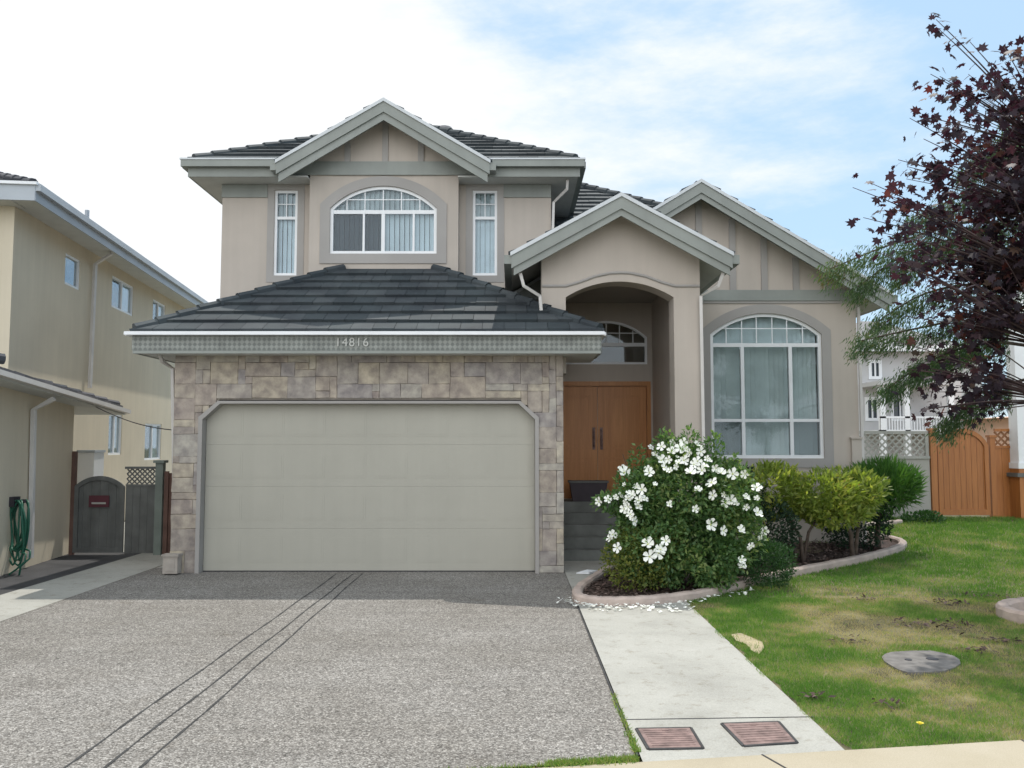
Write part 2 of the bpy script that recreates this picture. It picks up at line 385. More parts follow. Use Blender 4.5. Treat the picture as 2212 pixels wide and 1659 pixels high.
def gable(house, xc, hw, zp, ze, y0, y1, rise_board=.2, board2=.11):
    rf = MB()
    tiles(rf, (xc-hw, y1, ze), (xc-hw, y0, ze), (xc, y1, zp), (xc, y0, zp), deck=False)
    tiles(rf, (xc+hw, y0, ze), (xc+hw, y1, ze), (xc, y0, zp), (xc, y1, zp), deck=False)
    caps(rf, (xc, y0+.30, zp-.005), (xc, y1, zp-.005))
    rf.build('roof', M['tile'], house)
    MB().panel(chev(xc, hw, zp, ze, .14, -.012), [], y0+.03, y1).build('soffit', M['soffit'], house)
    b = MB().panel(chev(xc, hw+.005, zp, ze, rise_board, 0), [], y0, y0+.028).build('barge_board', M['green_trim'], house)
    MB().panel(chev(xc, hw-.03, zp, ze, rise_board+board2, -.1), [], y0+.031, y0+.06).build('barge_board', M['green_trim'], house)
    MB().panel(chev(xc, hw+.02, zp+.008, ze+.008, .03, .028), [], y0-.022, y0-.002).build('drip_edge', M['drip'], house)
    for sgn in (-1, 1):
        x = xc+sgn*(hw+.055)
        g = MB().box(x-.055, x+.055, y0+.02, y1, ze-.13, ze+.0)
        g.build('gutter', M['green_trim'], house)
# ---------------------------------------------------------------- windows
def window(house, T, outline, bars, muntins, blinds, ring=0, fw=.05, glassm='glass', label=None, sill=False, depth=.10, ringmat='stucco_dark', ry=-.03):
    """T: 4x4 placing local (x along wall, y into wall, z up); outline polygon in local x,z"""
    xs = [p[0] for p in outline]; zs = [p[1] for p in outline]
    loc = T @ Vector(((min(xs)+max(xs))/2, 0, min(zs))); w = empty('window', loc, house)
    if label: w['label'] = label
    inner = grow(outline, -fw)
    fr = MB(T).panel(outline, [inner], .0, .07)
    for (x0, z0, x1, z1, t) in bars:
        if abs(x1-x0) < 1e-6: fr.box(x0-t/2, x0+t/2, .006, .062, z0, z1)
        else: fr.box(x0, x1, .009, .059, z0-t/2, z0+t/2)
    fr.build('frame', M['white'], w)
    if muntins:
        mu = MB(T)
        for (x0, z0, x1, z1) in muntins:
            t = .016
            if abs(x1-x0) < 1e-6: mu.box(x0-t/2, x0+t/2, .016, .034, z0, z1)
            else: mu.box(x0, x1, .018, .032, z0-t/2, z0+t/2)
        mu.build('muntin', M['white'], w)
    MB(T).panel(grow(outline, -fw*.5), [], .038, .042).build('pane', M[glassm], w)
    for (x0, x1, z0, z1, mt) in blinds:
        bl = MB(T); n = max(2, round((x1-x0)/.085)); st = (x1-x0)/n
        for i in range(n):
            a = x0+i*st; k = random.uniform(.010, .02)
            bl.add([(a+.002, depth+k, z0), (a+st*.96, depth-k, z0), (a+st*.96, depth-k, z1), (a+.002, depth+k, z1),
                    (a+.002, depth+k+.003, z0), (a+st*.96, depth-k+.003, z0), (a+st*.96, depth-k+.003, z1), (a+.002, depth+k+.003, z1)],
                   [(0, 1, 2, 3), (7, 6, 5, 4), (0, 4, 5, 1), (2, 6, 7, 3), (0, 3, 7, 4), (1, 5, 6, 2)])
        bl.build('blind', M[mt], w)
    if ring:
        MB(T).panel(grow(outline, ring), [grow(outline, .002)], ry, 0.004).build('window_surround', M[ringmat], w)
    return w
def arch_z(outline, x):      # height of an arched outline at x
    z = None
    for i in range(2, len(outline)-1):
        (xa, za), (xb, zb) = outline[i], outline[i+1]
        if min(xa, xb) <= x <= max(xa, xb): z = za+(zb-za)*(x-xa)/((xb-xa) or 1e-9)
    return z
def arched(house, x0, x1, z0, zs, zt, y, hbar, muz, mux, lower, blinds, **k):
    o = arch(x0, x1, z0, zs, zt); T = Matrix.Translation((0, y, 0)); mu = []
    if muz:
        def xs_at(z):
            q = [x0+.02+i*(x1-x0-.04)/60 for i in range(61)]
            q = [x for x in q if (arch_z(o, x) or 0) > z+.03]; return min(q), max(q)
        a, b = xs_at(muz); mu.append((a, muz, b, muz))
    for x in mux: mu.append((x, hbar, x, arch_z(o, x)-.03))
    bars = [(x0+.03, hbar, x1-.03, hbar, .065)]+lower
    return window(house, T, o, bars, mu, blinds, **k)
I4 = Matrix.Identity(4)
# ================================================================ MAIN HOUSE
SL = .585
YG, YGE = 12.48, 12.03
gxl, gxr = -4.93, .749; ZGE = AZ(717, YGE)
H = empty('suburban_house', (-1.0, 12.48, 0))
tag(H, 'beige stucco two-storey house with stone-clad double garage and arched entry', 'house')
# ---- garage front: stucco core behind stone, chamfered door opening
dx0, dx1, dz = -4.5, .335, 2.44
op = [(dx0, -.02), (dx1, -.02), (dx1, 2.21), (.095, dz), (-4.25, dz), (dx0, 2.21)]
core = MB().panel([(gxl+.03, -.02), (dx0-.06, -.02), (dx0-.06, 2.25), (-4.28, dz+.06), (.12, dz+.06), (dx1+.06, 2.25), (dx1+.06, -.02), (gxr-.03, -.02), (gxr-.03, 3.3), (gxl+.03, 3.3)], [], YG+.03, YG+.22)
core.build('garage_wall', M['mortar'], H)
each('side_wall', M['stucco'], H, (gxl, gxl+.18, YG+.23, 15.2, 0, 3.3), (gxr-.10, gxr, YG+.23, 13.3, 0, 3.3), (.545, gxr-.101, 13.2, 13.3, 0, 3.3))
# ---- stone veneer as separate cut stones on a random grid
def inside_op(x, z):
    if x < dx0-.05 or x > dx1+.05: return False
    top = dz+.05
    if x < -4.25: top = 2.25+(x-dx0)/.25*.24
    if x > .095: top = 2.25+(dx1-x)/.24*.24
    return z < top
st = MB(); cell = .105; nx = int((gxr-gxl)/cell)+1; nz = int(3.3/cell)+1; cw = (gxr-gxl)/nx
used = [[inside_op(gxl+(i+.5)*cw, (k+.5)*cell) for k in range(nz)] for i in range(nx)]
R2 = random.Random(3)
for k in range(nz):
    for i in range(nx):
        if used[i][k]: continue
        W = R2.choice([1, 2, 3, 3, 4, 5]); Hh = R2.choice([1, 2, 2, 3, 3])
        w = 0
        while w < W and i+w < nx and not used[i+w][k]: w += 1
        h = 0
        while h < Hh and k+h < nz and all(not used[i+q][k+h] for q in range(w)): h += 1
        for a in range(w):
            for b in range(h): used[i+a][k+b] = True
        x0, x1 = gxl+i*cw+.001, gxl+(i+w)*cw-.001; z0, z1 = k*cell+.001, (k+h)*cell-.001
        d = R2.uniform(.0, .007); bv = .005; y = YG-d; j = lambda: R2.uniform(-.010, .007)
        f = [(x0+bv+j(), y, z0+bv+j()), (x1-bv+j(), y, z0+bv+j()), (x1-bv+j(), y, z1-bv+j()), (x0+bv+j(), y, z1-bv+j())]
        m_ = [(x0, y+.012, z0), (x1, y+.012, z0), (x1, y+.012, z1), (x0, y+.012, z1)]
        bk = [(a, YG+.05, c) for a, _, c in m_]
        st.add(f+m_+bk, [(0, 1, 2, 3)]+[(i_, 4+i_, 4+(i_+1) % 4, (i_+1) % 4) for i_ in range(4)]+[(4+i_, 8+i_, 8+(i_+1) % 4, 4+(i_+1) % 4) for i_ in range(4)], R2.random())
st.build('stone_veneer', M['stone'], H)
# ---- garage door frame and sectional door
inner = [(dx0, 0), (dx1, 0), (dx1, 2.21), (.095, dz), (-4.25, dz), (dx0, 2.21)]
outer = [(dx0-.06, 0), (dx1+.055, 0), (dx1+.055, 2.24), (.12, dz+.04), (-4.28, dz+.04), (dx0-.06, 2.245)]
fr = outer[::-1]+inner
ring = [outer[0], inner[0]]+[inner[i] for i in (5, 4, 3, 2)]+[inner[1], outer[1], outer[2], outer[3], outer[4], outer[5]]
MB().panel(ring, [], YG-.03, YG+.14).build('door_frame', M['stucco_dark'], H)
gd = empty('garage_door', (-2.1, YG+.15, 0), H)
for k in range(4):
    z0 = .015+k*.61; pz = MB().box(dx0+.003, dx1-.003, YG+.145, YG+.185, z0, z0+.6085)
    for (a, b) in ((0, 0),) if False else ():
        pass
    n = 8; wv = (dx1-dx0)/n
    for i in range(n):
        x0 = dx0+i*wv+.06; x1 = x0+wv-.12
        pz.box(x0, x1, YG+.1425, YG+.146, z0+.12, z0+.49)
        pz.box(x0+.03, x1-.03, YG+.1405, YG+.143, z0+.15, z0+.46)
    pz.build('door_section', M['door_panel'], gd)
MB().box(dx0+.01, dx1-.01, YG+.135, YG+.19, 0.001, .014).build('bottom_seal', M['black'], gd)
# ---- garage hip roof
E0 = Vector((-5.37, YGE, ZGE)); E1 = Vector((1.265, YGE, ZGE)); T0 = Vector((-2.86, 14.38, AZ(582, 14.38))); T1 = Vector((-1.33, 14.38, AZ(582, 14.38)))
rf = MB(); tiles(rf, E0, E1, T0, T1)
tiles(rf, (-5.37, 14.64, ZGE), E0, (-2.86, 14.64, T0.z), T0)
tiles(rf, E1, (1.265, 12.69, ZGE), T1, (-1.33, 12.69, T1.z)) if False else None
tiles(rf, E1, (1.265, 14.64, ZGE), T1, (-1.33, 14.64, T1.z))
caps(rf, E0+Vector((.05, .05, .05)), T0+Vector((0, 0, .03))); caps(rf, E1+Vector((-.05, .05, .05)), T1+Vector((0, 0, .03)))
rf.build('roof', M['tile'], H)
each('soffit', M['soffit'], H, (-5.36, 1.255, YGE+.031, 13.6, ZGE-.29, ZGE-.27), (-5.36, gxl-.0, 13.6, 14.6, ZGE-.29, ZGE-.27))
fa = MB().box(-5.37, 1.265, YGE, YGE+.03, ZGE-.26, ZGE-.055); fa.build('fascia', M['fascia_lattice'], H)
each('fascia', M['green_trim'], H, (-5.36, 1.255, YGE+.004, YGE+.03, ZGE-.305, ZGE-.262), (-5.37, -5.34, YGE+.031, 14.6, ZGE-.3, ZGE-.05), (1.235, 1.265, YGE+.031, 12.9, ZGE-.3, ZGE-.05))
each('gutter', M['white'], H, (-5.44, 1.30, YGE-.11, YGE-.002, ZGE-.052, ZGE-.004), (-5.47, -5.375, YGE-.0, 14.6, ZGE-.052, ZGE-.004), (1.27, 1.33, YGE, 12.9, ZGE-.052, ZGE-.004))
# house number
cu = bpy.data.curves.new('number', 'FONT'); cu.body = '14816'; cu.size = .175; cu.extrude = .006; cu.space_character = 1.12
tmp = bpy.data.objects.new('tmp', cu); COL.objects.link(tmp); bpy.context.view_layer.update()
me = bpy.data.meshes.new_from_object(tmp.evaluated_get(bpy.context.evaluated_depsgraph_get())); bpy.data.objects.remove(tmp)
me.transform(Matrix.Rotation(math.pi/2, 4, 'X')); me.materials.clear(); me.materials.append(plain('number_paint', (.52, .53, .50), .5))
hn = bpy.data.objects.new('house_number', me); place(hn, Vector((-2.50, YGE-.012, ZGE-.205)), H)
# ---- upper storey
YS, YB, YUE = 14.65, 14.40, 14.2
ux0, ux1 = -5.04, .68; ZU = 6.66
bx0, bx1 = AX(668, 480, YB), AX(990, 480, YB)
wl = [AX(592, 500, YS), AX(642, 500, YS), AZ(595, YS), AZ(411, YS)]
wr = [AX(1021, 500, YS), AX(1074, 500, YS), AZ(595, YS), AZ(411, YS)]
MB().panel(rect(ux0, ux1, 3.2, ZU-.3), [rect(*wl), rect(bx0+.2, bx1-.2, 4.7, 6.3), rect(*wr)], YS, YS+.15).build('front_wall', M['stucco'], H)
each('side_wall', M['stucco'], H, (ux0, ux0+.15, YS+.151, 24, 3.2, ZU-.3), (ux1-.15, ux1, YS+.151, 24, 3.2, ZU-.3), (ux0, ux1, 24.001, 24.15, 3.2, ZU-.3))
gyf = 13.95; gxc = AX(828, 212, gyf); gzp = AZ(212, gyf)-.03; gxl2 = AX(597, 352, gyf); gxr2 = AX(1057, 352, gyf); ghw = (gxr2-gxl2)/2; gxc = (gxl2+gxr2)/2; gze = AZ(350, gyf)
sl2 = (gzp-gze)/ghw
wx0, wx1, wz0, wzs, wzt = AX(712, 548, YB), AX(943, 548, YB), AZ(548, YB), AZ(450, YB), AZ(402, YB)
zt = lambda x: gzp-.15-sl2*abs(x-gxc)
MB().panel([(bx0, 4.3), (bx1, 4.3), (bx1, zt(bx1)), (gxc, gzp-.15), (bx0, zt(bx0))], [arch(wx0, wx1, wz0, wzs, wzt)], YB, YB+.245).build('bay_wall', M['stucco'], H)
# gable infill beyond the bay and timber band
zb0, zb1 = AZ(379, YB), AZ(350, YB)
MB().panel([(gxl2+.25, zb0+.02), (bx0-.002, zb0+.02), (bx0-.002, zt(bx0)), (gxl2+.25, zt(gxl2+.25))], [], YB+.02, YS+.1).build('gable_wall', M['stucco'], H)
MB().panel([(bx1+.002, zb0+.02), (gxr2-.25, zb0+.02), (gxr2-.25, zt(gxr2-.25)), (bx1+.002, zt(bx1))], [], YB+.02, YS+.1).build('gable_wall', M['stucco'], H)
MB().box(bx0-.35, bx1+.35, YB-.035, YB+.01, zb0, zb1).build('timber_band', M['green_trim'], H)
for u in (751, 832.5, 909.5):
    x = AX(u, 320, YB); MB().box(x-.05, x+.05, YB-.028, YB+.005, zb1+.001, zt(x)-.02).build('batten', M['stucco_dark'], H)
gable(H, gxc, ghw, gzp, gze, gyf, 17.2, .2, .13)
for (a, b) in ((ux0, wl[0]-.12), (wr[1]+.12, ux1)):
    MB().box(a-.01, b, YS-.025, YS+.0, ZU-.53, ZU-.301).build('frieze_board', M['green_trim'], H)
each('soffit', M['soffit'], H, (-5.46, bx0-.001, YUE+.031, YS+.1, ZU-.298, ZU-.27), (bx1+.001, 1.13, YUE+.031, YS+.1, ZU-.298, ZU-.27), (-5.46, ux0-.001, YS+.1, 24.2, ZU-.298, ZU-.27), (ux1+.001, 1.13, YS+.1, 24.2, ZU-.298, ZU-.27))
each('fascia', M['green_trim'], H, (-5.48, gxl2+.02, YUE, YUE+.03, ZU-.3, ZU-.03), (gxr2-.02, 1.15, YUE, YUE+.03, ZU-.3, ZU-.03), (-5.48, -5.45, YUE+.031, 24.3, ZU-.3, ZU-.03), (1.12, 1.15, YUE+.031, 24.3, ZU-.3, ZU-.03))
each('gutter', M['green_trim'], H, (-5.57, gxl2-.0, YUE-.10, YUE-.002, ZU-.15, ZU-.04), (gxr2, 1.22, YUE-.10, YUE-.002, ZU-.15, ZU-.04), (-5.58, -5.482, YUE+.0, 24.3, ZU-.15, ZU-.04), (1.152, 1.25, YUE, 24.3, ZU-.15, ZU-.04))
each('drip_edge', M['drip'], H, (-5.585, gxl2+.02, YUE-.112, YUE-.0, ZU-.037, ZU-.008), (gxr2-.02, 1.235, YUE-.112, YUE-.0, ZU-.037, ZU-.008))
rf = MB(); s_ = .56; k_ = (1.15+5.48)/2; xm = (1.15-5.48)/2
a0, a1 = Vector((-5.48, YUE, ZU-.02)), Vector((1.15, YUE, ZU-.02)); ap = Vector((xm, YUE+k_, ZU-.02+s_*k_)); ab = Vector((xm, 21, ap.z))
D1 = 1.15; sv = s_/sl2
tiles(rf, a0, (gxl2+.12, YUE, a0.z), a0+Vector((D1, D1, s_*D1)), (gxl2+.12+D1*sv, YUE+D1, a0.z+s_*D1))
tiles(rf, (gxr2-.12, YUE, a0.z), a1, (gxr2-.12-D1*sv, YUE+D1, a0.z+s_*D1), a1+Vector((-D1, D1, s_*D1)))
tiles(rf, a0+Vector((D1, D1, s_*D1)), a1+Vector((-D1, D1, s_*D1)), ap, ap); tiles(rf, (-5.48, 24.3, ZU-.02), a0, ab, ap); tiles(rf, a1, (1.15, 24.3, ZU-.02), ap, ab)
tiles(rf, (1.15, 24.3, ZU-.02), (-5.48, 24.3, ZU-.02), ab, ab)
caps(rf, a0+Vector((.1, .1, .06)), ap+Vector((0, 0, .04))); caps(rf, a1+Vector((-.1, .1, .06)), ap+Vector((0, 0, .04))); caps(rf, ap+Vector((0, 0, .04)), ab+Vector((0, 0, .04)))
rf.build('roof', M['tile'], H)
vp = at(960, 292, 16.9)
MB().tube([vp-Vector((0, 0, .3)), vp+Vector((0, 0, .10))], .09, 14).tube([vp+Vector((0, 0, .10)), vp+Vector((0, 0, .15))], .17, 16, .15).tube([vp+Vector((0, 0, .15)), vp+Vector((0, 0, .19))], .13, 16, .05).build('roof_vent', M['far_roof'], H)
# windows of the upper storey
hb = AZ(457, YB); ux = lambda u: AX(u, 500, YB)
arched(H, wx0, wx1, wz0, wzs, wzt, YB+.02, hb, AZ(430, YB), [ux(u) for u in (748, 787, 826.5, 866, 906)],
       [(ux(827), wz0+.03, ux(827), hb, .06), (ux(785), wz0+.03, ux(785), hb, .035), (ux(893), wz0+.03, ux(893), hb, .035)],
       [(wx0+.05, ux(826), wz0+.05, hb, 'blind_dark'), (ux(828), wx1-.05, wz0+.05, hb, 'blind'), (wx0+.05, wx1-.05, hb, wzt-.05, 'blind_mid')],
       ring=.17, label='wide arched window with dark left and pale right blinds', depth=.12, ry=-.04)
for q, nm in ((wl, 'left'), (wr, 'right')):
    b_ = AZ(470, YS); mz = AZ(440, YS); xm_ = (q[0]+q[1])/2
    window(H, Matrix.Translation((0, YS+.02, 0)), rect(*q), [(q[0]+.03, b_, q[1]-.03, b_, .05)], [(xm_, b_, xm_, q[3]-.04), (q[0]+.04, mz, q[1]-.04, mz)],
           [(q[0]+.04, q[1]-.04, q[2]+.04, b_, 'blind'), (q[0]+.04, q[1]-.04, b_, q[3]-.04, 'blind_mid')], ring=.12, fw=.045)
# ---- entry portico
YP, YPE = 12.7, 12.3
pxc, phw = 1.60, 1.605; pzp = AZ(421, YPE); pze = AZ(550, YPE); psl = (pzp-pze)/phw
px = [AX(1170, 640, YP), AX(1222, 640, YP), AX(1455, 640, YP), AX(1512, 640, YP)]
pzs, pza = AZ(642, YP), AZ(608, YP)
ptop = lambda x: pzp-.15-psl*abs(x-pxc)
aa = arch(px[1], px[2], 0, pzs, pza)[2:]      # right -> left
MB().panel([(px[0], 2.9), (px[1], 2.9)]+aa[::-1][0:]+[(px[2], 0), (px[3], 0), (px[3], ptop(px[3])), (pxc, pzp-.15), (px[0], ptop(px[0]))], [], YP, YP+.4).build('portico_wall', M['stucco'], H)
q = [(AX(u, v, YP), AZ(v, YP)) for u, v in ((1171, 618), (1222, 618), (1250, 610), (1285, 597), (1318, 590), (1340, 589), (1362, 590), (1395, 597), (1430, 610), (1458, 618), (1511, 618))]
MB().tube([(x, YP-.004, z) for x, z in q], .022, 8).build('arch_moulding', M['stucco_dark'], H)
gable(H, pxc, phw, pzp, pze, YPE, 14.88, .2, .1)
MB().box(.545, 2.65, 13.1, 15.7, 4.42, 4.5).build('entry_ceiling', M['dark_inside'], H)
each('entry_side_wall', M['stucco'], H, (.545, .60, 13.31, 15.5, 0, 4.419), (2.55, 2.65, 13.101, 15.5, 0, 4.419))
YD = 15.5
tx0, tx1, tz0, tzs, tzt = AX(1222, 740, YD), AX(1398, 740, YD), AZ(787, YD), AZ(728, YD), AZ(693, YD)
ddx0, ddx1, ddz0, ddz1 = .64, AX(1400, 900, YD), .86, AZ(830, YD)
MB().panel(rect(.601, 2.549, 0, 4.419), [arch(tx0, tx1, tz0, tzs, tzt), rect(ddx0, ddx1, ddz0, ddz1)], YD, YD+.14).build('entry_wall', M['stucco'], H)
hb = AZ(744, YD); tu = lambda u: AX(u, 740, YD)
arched(H, tx0, tx1, tz0, tzs, tzt, YD+.02, hb, AZ(719, YD), [tu(u) for u in (1252, 1281, 1310, 1339, 1368)], [], [], fw=.04, label='arched transom window above the wooden front doors')
fd = empty('front_door', ((ddx0+ddx1)/2, YD+.05, ddz0), H); fd['label'] = 'double brown wooden front door'
MB().panel([(ddx0-.05, ddz0), (ddx0-.05, ddz1+.05), (ddx1+.05, ddz1+.05), (ddx1+.05, ddz0), (ddx1-.02, ddz0), (ddx1-.02, ddz1-.03), (ddx0+.03, ddz1-.03), (ddx0+.03, ddz0)][::-1], [], YD-.02, YD+.1).build('door_frame', M['wood'], fd)
sx = AX(1291, 900, YD)
for a, b in ((ddx0+.035, sx-.004), (sx+.004, ddx1-.025)):
    lf = MB().box(a, b, YD+.04, YD+.085, ddz0+.01, ddz1-.035)
    for z0, z1 in ((ddz0+.15, ddz0+.75), (ddz0+.9, ddz1-.2)):
        lf.panel(rect(a+.12, b-.12, z0, z1), [rect(a+.15, b-.15, z0+.03, z1-.03)], YD+.028, YD+.041).box(a+.2, b-.2, YD+.03, YD+.041, z0+.08, z1-.08)
    lf.build('door_leaf', M['wood'], fd)
for s in (-1, 1):
    x = sx+s*.07; z = ddz0+.95
    MB().tube([(x, YD+.03, z), (x, YD-.02, z+.02), (x, YD-.03, z+.14), (x, YD-.02, z+.26), (x, YD+.03, z+.28)], .012, 8).box(x-.025, x+.025, YD+.024, YD+.042, z-.06, z+.34).build('handle', M['iron'], fd)
# steps and landing
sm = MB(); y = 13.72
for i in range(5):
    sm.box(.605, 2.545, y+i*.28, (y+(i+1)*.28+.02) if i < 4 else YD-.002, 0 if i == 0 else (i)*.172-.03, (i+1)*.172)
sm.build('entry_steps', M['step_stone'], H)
# ---- right wing
YW, YWE = 14.9, 14.45
wpk = at(1515, 391, YWE); wxc = wpk.x; wzp = wpk.z; er = at(1800, 561, YWE); wsl = (wzp-er.z)/(er.x-wxc); wxr = 6.47; whw = wxr-wxc; wze = wzp-wsl*whw
wwx1 = AX(1852, 800, YW)
W4 = [AX(1535, 800, YW), AX(1776, 800, YW), AZ(990, YW), AZ(722, YW), AZ(677, YW)]
wt = lambda x: wzp-.15-wsl*abs(x-wxc)
MB().panel([(2.82, 0), (wwx1, 0), (wwx1, wt(wwx1)), (wxc, wzp-.15), (.9, wt(.9)), (.9, 4.72), (2.82, 4.72)], [arch(*W4)], YW, YW+.15).build('wing_wall', M['stucco'], H)
each('side_wall', M['stucco'], H, (wwx1-.15, wwx1, YW+.151, 24, 0, wze-.1), (2.66, 2.79, 13.101, 24, 0, 4.6))
gable(H, wxc, whw, wzp, wze, YWE, 22, .2, .1)
bz0, bz1 = AZ(650, YW), AZ(627, YW)
MB().box(2.85, wwx1+.03, YW-.035, YW+.0, bz0, bz1).build('timber_band', M['green_trim'], H)
MB().box(2.85, wwx1+.02, YW-.018, YW, bz0-.045, bz0-.001).build('band_moulding', M['stucco_dark'], H)
for u in (1510, 1582, 1650, 1718, 1788):
    x = AX(u, 560, YW); MB().box(x-.055, x+.055, YW-.028, YW, max(bz1+.001, 0), wt(x)-.02).build('batten', M['stucco_dark'], H)
hb = AZ(745, YW); hl = AZ(908, YW); gx = lambda u: AX(u, 800, YW)
arched(H, W4[0], W4[1], W4[2], W4[3], W4[4], YW+.02, hb, AZ(709, YW), [gx(u) for u in (1571, 1605, 1637, 1671, 1703, 1737)],
       [(W4[0]+.03, hl, W4[1]-.03, hl, .05), (gx(1605), W4[2]+.03, gx(1605), hb-.03, .06), (gx(1709), W4[2]+.03, gx(1709), hb-.03, .06)],
       [(W4[0]+.05, gx(1604), W4[2]+.04, hl, 'blind_low'), (gx(1606), gx(1708), W4[2]+.04, hl, 'blind_mid'), (gx(1710), W4[1]-.05, W4[2]+.04, hl, 'blind_low'), (W4[0]+.05, gx(1604), hl, hb, 'blind_mid'), (gx(1606), gx(1708), hl, hb, 'blind_mid'), (gx(1710), W4[1]-.05, hl, hb, 'blind_mid'), (W4[0]+.05, W4[1]-.05, hb, W4[4]-.03, 'blind')],
       ring=.16, fw=.055, glassm='glass_low', label='tall arched window with many panes beside the entry', depth=.16, ry=-.04)
p = at(1840, 948, YW); MB().box(p.x-.02, wwx1+.02, YW-.05, YW-.001, 0, p.z).box(p.x-.04, wwx1+.03, YW-.07, YW-.001, p.z+.001, p.z+.03).build('corner_plinth', M['stucco'], H)
# ---- rear block with hip roof seen above the entry
rz = 5.99; rf = MB(); re0, re1 = Vector((.70, 16.3, rz)), Vector((4.45, 16.3, rz)); ra = Vector((1.45, 19.3, rz+3*.585)); rl = Vector((.70, 19.3, rz+3*.585))
tiles(rf, re0, re1, rl, ra); tiles(rf, re1, (4.45, 24, rz), ra, (1.45, 24, ra.z)); caps(rf, re1+Vector((0, 0, .05)), ra+Vector((0, 0, .05))); rf.build('roof', M['tile'], H)
each('fascia', M['green_trim'], H, (.70, 4.40, 16.305, 16.33, rz-.25, rz-.03), (4.425, 4.45, 16.305, 24, rz-.25, rz-.03))
each('rear_wall', M['stucco'], H, (.69, 4.0, 16.75, 16.9, 3, rz-.1), (3.85, 4.0, 16.91, 24, 3, rz-.1))
each('rear_wall', M['stucco'], H, (ux1+.001, wwx1, 24.0, 24.15, 0, 4.2), (gxl+.2, .5, 15.0, 15.15, 0, 3.3))
# ---- downspouts
def spout(pts, par=H, r=.032, mt='spout'): return MB().tube(pts, r, 4).build('downspout', M[mt], par)
spout([at(1226, 388, 14.35), at(1225, 408, 14.4), at(1196, 437, 14.60), at(1194, 500, 14.60)])
spout([at(1124, 590, 12.42), at(1131, 617, 12.45), at(1166, 639, 12.58), at(1169, 672, 12.6)])
spout([at(1562, 590, 12.42), at(1551, 618, 12.45), at(1514, 640, 12.63), (at(1514, 640, 12.63).x+.015, 12.64, .05)])
spout([(wwx1+.04, YW-.02, wze-.12), (wwx1+.04, YW-.03, .12)])
spout([at(345, 765, 12.4), at(350, 780, 12.5), at(373, 796, 12.8), (gxl-.04, 12.8, .1)])
# ================================================================ LEFT NEIGHBOUR
NH = empty('neighbour_house', (-9.0, 14.5, 0)); tag(NH, 'tan stucco two-storey house at the left edge with a long receding side wall', 'house')
dn = Vector((-.12, 1, 0)).normalized()
def frame(P):
    X = dn; Y = Vector((-X.y, X.x, 0)); m = Matrix.Identity(4)
    for i in range(3): m[i][0] = X[i]; m[i][1] = Y[i]; m[i][3] = P[i]
    return m
def on(T, u, v, off=0):
    P = T @ Vector((0, off, 0)); n = T.to_3x3() @ Vector((0, 1, 0)); C = Vector((0, 0, CH)); d = ray(u, v)
    t = (P-C).dot(n)/d.dot(n); w = C+d*t; l = T.inverted() @ w; return l.x, l.z, w
TU = frame(Vector((-8.62, 14.6, 0))); TL = frame(Vector((-7.30, 13.0, 0)))
eA = on(TU, 75, 395, -.5); eB = on(TU, 458, 662, -.5)
zc = lambda lx: eA[1]+(eB[1]-eA[1])*(lx-eA[0])/(eB[0]-eA[0])
def nwin(T, u0, v0, u1, v1, vert, blind, **k):
    a = on(T, u0, v0); b = on(T, u1, v1); x0, x1 = sorted((a[0], b[0])); zt_, zb_ = a[1], b[1]
    if zt_ < zb_: zt_, zb_ = zb_, zt_
    xm_ = x0+(x1-x0)*.5
    window(NH, T @ Matrix.Translation((0, .02, 0)), rect(x0, x1, zb_, zt_), [(xm_, zb_+.03, xm_, zt_-.03, .05)] if vert else [], [], [(x0+.04, xm_, zb_+.04, zt_-.04, 'blind_dark'), (xm_+.02, x1-.04, zb_+.04, zt_-.04, blind)], fw=.05, **k)
    return rect(x0, x1, zb_, zt_)
h1 = []
h1.append(nwin(TU, 142, 545, 172, 628, False, 'blind_dark'))
h1.append(nwin(TU, 243, 594, 287, 684, True, 'blind'))
h1.append(nwin(TU, 331, 645, 356, 722, True, 'blind'))
h1.append(nwin(TU, 236, 893, 262, 982, True, 'blind_mid'))
h1.append(nwin(TU, 314, 914, 347, 992, True, 'blind_mid'))
xe = 15.0
MB(TU).panel([(0, 0), (xe, 0), (xe, zc(xe)-.2), (0, zc(0)-.2)], h1, 0, .18).build('side_wall', M['neigh'], NH)
MB(TU).box(.0, .18, .181, 7, 0, 6.2).build('front_wall', M['neigh'], NH)
# roof: eave along the side, hip front
es = lambda lx, oy, dz=0: TU @ Vector((lx, oy, zc(lx)+dz))
f0 = eA[0]
rf = MB(); tiles(rf, es(f0, -.5, -.03), es(xe, -.5, -.03), es(f0+3.9, 3.4, 2.2), es(xe, 3.4, 2.2)) if False else None
hp = TU @ Vector((f0+3.9, 3.4, zc(f0)+1.55)); he = TU @ Vector((xe, 3.4, zc(xe)+1.55)); c0 = es(f0, -.5, -.03); c1 = es(xe, -.5, -.03); c2 = TU @ Vector((f0, 7.4, zc(f0)-.03))
tiles(rf, c0, c1, hp, he); tiles(rf, c2, c0, hp, hp); caps(rf, c0+Vector((-.1, .1, .05)), hp); rf.build('roof', M['tile_n'], NH)
fb = MB(); fb.beam(es(f0-.02, -.515, -.17), es(xe, -.515, -.17), .03, .28).beam(es(f0-.02, -.56, -.08), es(xe, -.56, -.08), .09, .12)
fb.beam(TU @ Vector((f0-.015, -.52, zc(f0)-.17)), TU @ Vector((f0-.015, 7.4, zc(f0)-.17)), .03, .28); fb.build('fascia', M['neigh_trim'], NH)
MB().beam(TU @ Vector((f0-.03, -.56, zc(f0)-.02)), TU @ Vector((f0-.03, 7.4, zc(f0)-.02)), .09, .05).build('gutter', M['white'], NH)
